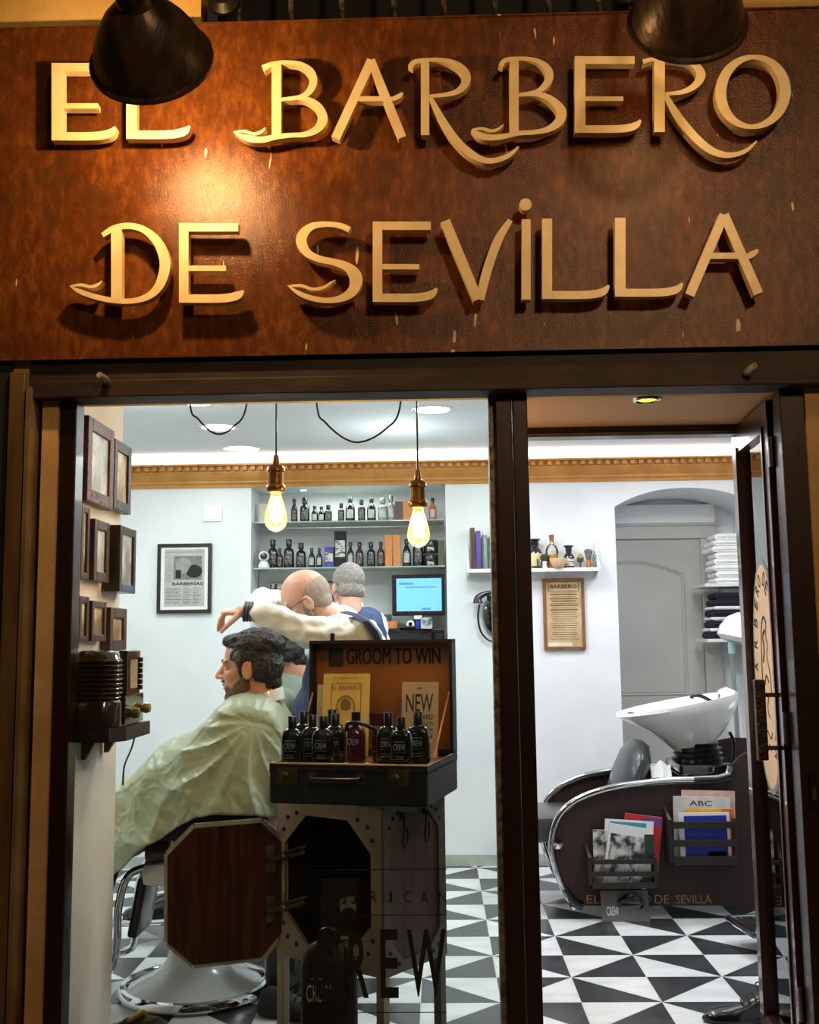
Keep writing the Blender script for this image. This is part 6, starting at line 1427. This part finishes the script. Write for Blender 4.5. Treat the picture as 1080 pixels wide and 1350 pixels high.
for i in range(NX + 1):
    px = 386 + (60 - 386) * i / NX; zt2 = K(px, interp(topp, px)).z; X = K(px, 950).x
    zb_ = P(px, interp(botp, px), Yk - .28).z; a1 = interp(hw1, px); a2 = interp(hw2, px); ds = interp(dsh, px); col = []
    for j in range(NU + 1):
        u = -1 + 2 * j / NU; s = 1 if u > 0 else -1; v = abs(u)
        if v < .38: q = v / .38; y = a1 * math.sin(q * PI / 2) ** .9; z = zt2 - ds * (1 - math.cos(q * PI / 2)) * 1.2
        else: q = (v - .38) / .62; y = a1 + (a2 - a1) * (q ** .8); z = zt2 - ds * 1.2 - (zt2 - ds * 1.2 - zb_) * (q ** 1.12)
        if 195 < px < 262 and u < 0 and v < .55: z -= .04 * math.sin(PI * (px - 195) / 67) * min(1, v * 4)     # far arm lifts the cloth, near side lies lower
        # folds fan out from the near shoulder
        rx, rz = X - (sh.x - .02), z - (sh.z + .02); r = math.hypot(rx, rz) + 1e-3; th_ = math.atan2(-rz, -rx)
        am = min(r / .35, 1) * (.25 + .75 * min(v / .5, 1))
        f = .5 * (1 - abs(math.sin(th_ * 7.5 + 2.2 * noise.noise(V((X * 3, z * 3, 1)))))) ** 2 + .35 * math.sin(th_ * 17 + 3 * noise.noise(V((X * 5, z * 5, 4)))) * .4
        f += .45 * noise.noise(V((X * 7 + z * 6, z * 2 - X * 2, 2 + s))) + .22 * noise.noise(V((X * 16 + z * 14, z * 7 - X * 8, 5 + s)))
        f += .35 * max(0, .5 - abs(noise.noise(V((X * 11 + z * 9, z * 4 - X * 5, 9 + s)))) * 3.2) + .22 * max(0, .5 - abs(noise.noise(V((X * 20 - z * 14, z * 18 + X * 10, 12 + s)))) * 3)
        d_ = .034 * f * am
        n_ = V((0, s, .35)).normalized() if v > .3 else V((0, s * v, 1)).normalized()
        xj = X + .012 * math.sin(v * 9 + px * .05) * v
        col.append(V((xj, Yk + s * y, z)) + n_ * d_)
    cols.append(col)
def grid(cols):
    vs = [p for c_ in cols for p in c_]; n = len(cols[0]); return vs, [(i * n + j, i * n + j + 1, (i + 1) * n + j + 1, (i + 1) * n + j) for i in range(len(cols) - 1) for j in range(n - 1)]
vs, fs = grid(cols)
neck = Mh @ V((-.04, 0, -.12))
fs = [f for f in fs if not ((sum((vs[i] for i in f), V()) / 4 - neck).xy.length < .055 and sum((vs[i] for i in f), V()).z / 4 > neck.z - .08)]
b = MB(); b.add(vs, fs); M_cape = mat('green_cape', '#a6b096', '#98a288', 3, .42, bump=.5, bscale=26, sheen=.1)
o = b.build('cape', M_cape, t, True, True); md = o.modifiers.new('thick', 'SOLIDIFY'); md.thickness = .004
back = cols[0]; b = MB(); cz = sum((p.z for p in back), 0) / len(back)
b.add(back, [tuple(range(len(back)))]); b.build('cape_back', M_cape, t, False, True)
front = cols[-1]; b = MB(); b.add(front, [tuple(range(len(front)))]); b.build('cape_front', M_cape, t, False, True)
# ---------------------------------------------------------------- barber cutting his hair
Ya = 4.5
def A(px, py, Y=Ya): return P(px, py, Y)
hipA = V((A(452, 960).x, Ya, .92)); chest = A(462, 868); neckA = A(440, 822)
t = thing('person', 'bald barber in glasses and navy waistcoat, arms stretched over the seated man', 'person', (hipA.x, Ya, 0))
Ma = headM(A(403, 792, Ya - .02), PI + .12, math.radians(30), 1.04, -.06)
shN, elN, wrN = A(474, 842, 4.3), A(406, 834, 4.24), A(322, 806, 4.22)
shF, elF, wrF = A(450, 822, 4.66), A(347, 793, 4.62), A(350, 822, 4.3)
def legs(hx, Y, spread=.1, hz=.92, s=1):
    out = []
    for q in (-1, 1): out += [('c', V((hx, Y + q * .08, hz - .02)), .095 * s, V((hx - .01, Y + q * spread, .48)), .065 * s), ('c', V((hx - .01, Y + q * spread, .48)), .062 * s, V((hx + .02, Y + q * spread, .09)), .05 * s)]
    return out
bodyA = [('c', chest, .12, hipA, .13), ('c', Ma @ V((-.03, 0, -.06)), .056, neckA, .065), ('c', neckA, .07, chest, .1), ('c', shN, .05, elN, .04), ('c', elN, .04, wrN, .028), ('c', shF, .05, elF, .04), ('c', elF, .04, wrF, .028), ('c', shN, .06, shF, .06)] + legs(hipA.x, Ya, s=.85)
hn = frame_m(wrN + V((-.0, 0, .0)), (-.95, 0, -.02), (-.1, -.25, 1), .96); hf = frame_m(wrF, (.55, -.45, -.5), (.3, .2, .9), .95)
soft('body', [(bodyA, .012, 3), (xf(Ma, HEAD), .0035, 3, ear_dip(Ma)), (hand(hn, (.8, .95, .9, .75), 1, .08, .8), .0028, 2), (hand(hf, (.5, .5, .5, .5), -1), .003, 2)], M_skin2, t)
face_bits(t, Ma, eyes=False)
for s in (-1, 1): b = MB(); b.ell((.072, s * .03, .0), (.010, .012, .008), M=Ma, n=14, m=10); b.build('eyelid', M_skin2, t, True, True)
soft('hair', [(xf(Ma, [('e', (-.022, 0, .022), (.094, .0785, .084)), ('e', (-.05, 0, -.03), (.052, .064, .05))]), .0035, 3)], M_stub, t, keep=lambda p: (Ma.inverted() @ p).x < -.004 - .3 * ((Ma.inverted() @ p).z - .05))
soft('beard', [(xf(Ma, BEARD), .003, 2, strand(160, .0015, (1, 1, 1)))], M_gbeard, t)
b = MB()
for s in (-1, 1):
    b.tube([Ma @ V((.098 - .008 * abs(math.cos(a)), s * .031 + .02 * math.cos(a), -.004 + .015 * math.sin(a))) for a in [2 * PI * i / 18 for i in range(18)]], .0016, 6, closed=True)
    b.tube([Ma @ V(q) for q in ((.092, s * .051, .003), (.06, s * .07, .006), (.0, s * .082, .01), (-.012, s * .082, .0))], .0017, 6)
b.tube([Ma @ V(q) for q in ((.1, -.011, 0), (.106, 0, .003), (.1, .011, 0))], .0016, 6)
b.build('glasses', M_black, t, True, True)
wr = lambda amp: (lambda co, n: amp * (noise.noise(V((co.x * 22, co.y * 20, co.z * 34))) + .7 * (1 - abs(noise.noise(V((co.x * 12 + co.z * 10, co.y * 9, co.z * 16 + 3)))) * 2.5)))
soft('shirt', [([('c', shN + V((.01, 0, 0)), .08, elN, .062), ('c', elN, .06, wrN + V((.08, 0, -.008)), .044), ('c', wrN + V((.08, 0, -.008)), .042, wrN + V((.055, 0, -.005)), .038), ('c', shF, .078, elF, .06), ('c', elF, .06, wrF + (elF - wrF) * .12, .038),
                 ('c', shN + V((0, .06, -.01)), .085, shF + V((0, -.06, -.01)), .085), ('c', chest + V((.0, -.03, .02)), .155, hipA + V((0, 0, .02)), .15), ('e', V((chest.x + .02, Ya - .1, chest.z + .02)), (.12, .1, .14))], .008, 4, wr(.009))], M_shirt, t)
soft('collar', [([('c', neckA + V((-.028, -.05, .012)), .02, neckA + V((.05, -.05, .024)), .02), ('c', neckA + V((.05, -.05, .024)), .02, neckA + V((.05, .05, .02)), .02), ('c', neckA + V((.05, .05, .02)), .02, neckA + V((-.028, .05, .01)), .02)], .006, 4)], M_shirt, t)
vv, vf = remeshed([('c', chest + V((-.03, -.02, -.09)), .17, hipA + V((-.015, 0, .03)), .165), ('e', hipA + V((-.06, 0, .1)), (.15, .17, .15))], .009, 5, wr(.002))
b = MB(); b.add(vv, vf)
# shoulder strap of the waistcoat running round the armhole
b.loft([[p + V((dx, dy_, dz)) for dx, dy_, dz in ((-.012, -.006, 0), (.012, -.01, .004), (.014, .05, .01), (-.014, .05, .006))] for p in [A(x, y, Y_) for x, y, Y_ in ((452, 808, 4.34), (468, 812, 4.25), (482, 820, 4.2), (494, 834, 4.19), (502, 852, 4.21), (505, 880, 4.27))]])
b.build('waistcoat', M_vest, t, True, True)
b = MB()
for k in range(3):
    c_ = wrN + V((.004 + k * .012, 0, -.001)); b.tube([c_ + V((.004 * math.sin(a), .033 * math.cos(a), .036 * math.sin(a))) for a in [2 * PI * i / 22 for i in range(22)]], .0055, 8, closed=True)
b.build('bracelet', mat('dark_bracelet', '#2a2a34', '#484a56', 60, .4), t, True, True)
b = MB(); b.bar(A(357, 826, 4.22), A(335, 832, 4.2), .004, .012); b.bar(A(357, 826, 4.22), A(337, 838, 4.2), .004, .012); b.build('scissors', M_chrome, t, False, True)
soft('trousers', [(legs(hipA.x, Ya, s=1.08) + [('c', hipA + V((0, -.05, 0)), .14, hipA + V((0, .05, 0)), .14)], .012, 4)], M_trous, t)
for q in (-1, 1): Msh = Matrix.Translation((hipA.x + .08, Ya + q * .1, 0)) @ Matrix.Rotation(PI, 4, 'Z'); b = MB(); shoe(b, Msh); sole(b, Msh); b.build('shoe', M_shoe, t, True, True)
# ---------------------------------------------------------------- second barber, seen from behind
Yb2 = 5.1
def B(px, py, Y=Yb2): return P(px, py, Y)
hipB = V((B(468, 900).x, Yb2, .93)); chB = B(465, 845); nkB = B(461, 800)
t = thing('person', 'grey-haired barber standing with his back to the window in a blue waistcoat and white shirt', 'person', (hipB.x, Yb2, 0))
Mb_ = headM(B(459, 776), math.radians(112), math.radians(10), .96, .05)
sL, sR = B(436, 822, Yb2 + .02), B(494, 822, Yb2 - .0); eL, eR = B(425, 880, 5.2), B(502, 880, 5.14); wL, wR = B(397, 857, 5.1), B(486, 900, 5.4)
def legsB(hx, Y, s=1):
    out = []
    for q in (-1, 1): out += [('c', V((hx + q * .08, Y, .9)), .095 * s, V((hx + q * .1, Y, .48)), .065 * s), ('c', V((hx + q * .1, Y, .48)), .062 * s, V((hx + q * .1, Y, .09)), .05 * s)]
    return out
soft('body', [([('c', chB, .11, hipB, .12), ('c', Mb_ @ V((-.03, 0, -.06)), .056, nkB, .06), ('c', sL, .055, sR, .055), ('c', sL, .045, eL, .04), ('c', eL, .04, wL, .028), ('c', sR, .045, eR, .04), ('c', eR, .04, wR, .028)] + legsB(hipB.x, Yb2, .85), .012, 3),
              (xf(Mb_, HEAD), .0035, 3, ear_dip(Mb_)), (hand(frame_m(wL, (-.8, -.3, -.3), (0, .3, 1)), (.6, .7, .6, .5), -1), .003, 2), (hand(frame_m(wR, (-.2, .9, -.2), (0, 0, 1)), (.6, .6, .6, .6), 1), .003, 2)], M_skin2, t)
soft('hair', [(xf(Mb_, [('e', (-.014, 0, .042), (.101, .08, .088)), ('e', (-.05, 0, -.02), (.058, .066, .055)), ('e', (.05, 0, .1), (.045, .05, .02))]), .0035, 3, strand(120, .002, (1, 1, .5)))], M_grey_hair, t, keep=lambda p: (lambda q: q.x < .035 + .5 * max(q.z - .06, 0) and not (abs(q.y) > .066 and q.x > -.028 and q.z < .022))(Mb_.inverted() @ p))
soft('shirt', [([('c', sL, .062, eL, .055), ('c', eL, .058, wL + (eL - wL) * .15, .038), ('c', sR, .06, eR, .055), ('c', eR, .058, wR + (eR - wR) * .15, .038), ('c', sL + V((.04, 0, 0)), .065, sR + V((-.04, 0, 0)), .065), ('c', chB, .14, hipB, .135)], .008, 4, wr(.006))], M_shirt, t)
soft('collar', [([('c', nkB + V((-.045, -.03, .008)), .018, nkB + V((.045, -.03, .004)), .018), ('c', nkB + V((-.05, -.02, .006)), .02, nkB + V((-.04, .05, 0)), .02), ('c', nkB + V((.05, -.02, .004)), .02, nkB + V((.04, .05, 0)), .02)], .006, 4)], mat('white_collar', '#f0efec', '#e8e6e2', 6, .8), t)
soft('waistcoat', [([('c', sL + V((.04, -.01, .0)), .08, sR + V((-.03, -.01, .0)), .08), ('c', chB + V((-.03, -.02, .03)), .135, hipB + V((-.03, -.01, .02)), .14), ('c', chB + V((.03, -.02, .03)), .135, hipB + V((.03, -.01, .02)), .14)], .008, 4, wr(.002))], M_vest2, t)
soft('trousers', [(legsB(hipB.x, Yb2, 1.08) + [('c', hipB + V((-.05, 0, 0)), .13, hipB + V((.05, 0, 0)), .13)], .012, 4)], M_trous, t)
for q in (-1, 1): Msh = Matrix.Translation((hipB.x + q * .1, Yb2 - .08, 0)) @ Matrix.Rotation(PI / 2, 4, 'Z'); b = MB(); shoe(b, Msh); sole(b, Msh); b.build('shoe', M_shoe, t, True, True)
# ---------------------------------------------------------------- his customer
Yc2 = 4.92
hd = P(368, 864, Yc2)
t = thing('person', 'dark-haired customer in a grey green cape, mostly hidden behind the nearer seated man', 'person', (hd.x, Yc2, 0))
Mc = headM(hd, PI, math.radians(25), 1.0)
s2_ = hd + V((.05, 0, -.2)); h2 = V((s2_.x + .02, Yc2, .66)); k2 = V((s2_.x - .42, Yc2, .66))
bd = [('c', s2_, .1, h2, .12), ('c', s2_ + V((0, -.15, 0)), .06, s2_ + V((0, .15, 0)), .06), ('c', Mc @ V((-.03, 0, -.06)), .055, s2_ + V((0, 0, .03)), .065)]
for q in (-1, 1): bd += [('c', h2 + V((0, q * .09, 0)), .08, k2 + V((0, q * .09, 0)), .058), ('c', k2 + V((0, q * .09, 0)), .055, V((k2.x - .06, Yc2 + q * .09, .2)), .04)]
soft('body', [(bd, .012, 3), (xf(Mc, HEAD), .0038, 3, ear_dip(Mc))], M_skin, t)
face_bits(t, Mc)
soft('hair', [(xf(Mc, HAIR), .004, 2, strand(55, .005))], M_dark_hair, t)
soft('trousers', [(lowlegs(h2, k2, Yc2, -.06), .012, 3)], M_trous, t)
for q in (-1, 1): Msh = Matrix.Translation((k2.x - .01, Yc2 + q * .09, .115)) @ Matrix.Rotation(PI, 4, 'Z'); b = MB(); shoe(b, Msh); sole(b, Msh); b.build('shoe', M_shoe, t, True, True)
soft('cape', [([('c', s2_ + V((0, -.17, -.02)), .085, s2_ + V((0, .17, -.02)), .085), ('c', s2_ + V((-.02, 0, -.04)), .17, h2 + V((-.06, 0, .08)), .24), ('c', h2 + V((0, -.1, .06)), .2, k2 + V((.05, -.06, .02)), .13), ('c', h2 + V((0, .1, .06)), .2, k2 + V((.05, .06, .02)), .13), ('c', s2_ + V((.0, 0, .06)), .075, s2_, .1)], .012, 5, lambda co, n: .016 * noise.noise(V((co.x * 9 + co.z * 5, co.y * 6, co.z * 5))))], mat('grey_green_cape', '#8e9a88', '#7c8878', 4, .5, bump=.3, bscale=12), t)
dup(ch, (h2.x - .18, Yc2, 0), 0, 'barber chair under the far customer, hidden behind the display cabinet', 'barber chairs')
# ---------------------------------------------------------------- visitor on a bench right of the door
Yv = 3.84
t = thing('person', 'seated visitor right of the doorway, only a black laced shoe showing past the door', 'person', (1.5, Yv, 0))
toe = P(932, 1345, Yv).x; heel = toe + .285; ank = V((heel - .05, Yv, .1)); knv = V((heel + .13, Yv + .02, .5)); hpv = V((heel + .55, Yv + .1, .53)); shv = hpv + V((.06, 0, .46))
an2 = ank + V((.36, .24, 0)); kn2 = knv + V((.10, .22, 0)); hp2 = hpv + V((0, .18, 0)); shc = shv + V((0, .09, 0))
Mv = headM(shc + V((-.02, 0, .25)), PI - .3, .1, 1.0)
bd = [('c', shc, .11, hpv + V((0, .09, .05)), .13), ('c', hpv, .085, knv, .06), ('c', knv, .056, ank, .038), ('c', hp2, .085, kn2, .06), ('c', kn2, .056, an2, .038), ('c', shv + V((0, -.09, 0)), .055, shv + V((0, .27, 0)), .055), ('c', Mv @ V((-.03, 0, -.06)), .055, shc, .065)]
arm = []
for q, s0 in ((-1, shv + V((0, -.08, 0))), (1, shv + V((0, .27, 0)))):
    e_ = s0 + V((-.03, q * .03, -.26)); w2 = e_ + V((-.23, 0, -.06)); arm += [('c', s0, .06, e_, .05), ('c', e_, .05, w2, .036)]; bd += [('c', s0, .045, e_, .038), ('c', e_, .038, w2, .027)]
    if q < 0: wv = w2
    else: wv2 = w2
soft('body', [(bd, .012, 3), (xf(Mv, HEAD), .0045, 3), (hand(frame_m(wv, (-1, 0, -.2), (0, 0, 1))), .004, 2), (hand(frame_m(wv2, (-1, 0, -.2), (0, 0, 1)), thumb=-1), .004, 2)], M_skin, t)
face_bits(t, Mv); soft('hair', [(xf(Mv, HAIR), .005, 2, strand(55, .005))], M_dark_hair, t)
soft('trousers', [([('c', hpv, .1, knv, .078), ('c', knv, .074, ank + V((.015, 0, .045)), .05), ('c', hp2, .1, kn2, .078), ('c', kn2, .074, an2 + V((.01, 0, .05)), .06), ('c', hpv, .12, hp2, .12)], .01, 4, wr(.003))], M_trous, t)
for a_ in (ank, an2): b = MB(); b.cap(a_ + V((.01, 0, .06)), .036, a_ + V((-.005, 0, -.03)), .034); b.build('sock', M_blackmatt, t, True, True)
soft('jacket', [([('c', shc, .13, hpv + V((0, .09, .04)), .15), ('c', shv + V((0, -.07, 0)), .075, shv + V((0, .25, 0)), .075)] + arm, .012, 4, wr(.004))], M_blackmatt, t)
for hx_, yy_ in ((heel, Yv), (heel + .36, Yv + .24)):
    Msh = Matrix.Translation((hx_, yy_, 0)) @ Matrix.Rotation(PI - .04, 4, 'Z'); b = MB(); shoe(b, Msh); b.build('shoe', M_shoe, t, True, True); b = MB(); sole(b, Msh); b.build('shoe_sole', M_black, t, True, True); b = MB(); laces(b, Msh); b.build('shoelace', M_blackmatt, t, True, True)
t = thing('bench', 'wooden bench under the seated visitor right of the door', 'bench', (hpv.x, Yv + .15, 0))
b = MB(); b.b2((hpv.x - .22, Yv - .04, .37), (hpv.x + .22, Yv + .5, .405), bev=.006); b.build('seat', M_brownwood, t, False, True)
for x in (-.19, .19):
    for y in (0, .46): b = MB(); b.b2((hpv.x + x - .02, Yv + y - .02, 0), (hpv.x + x + .02, Yv + y + .02, .37)); b.build('leg', M_brownwood, t, False, True)
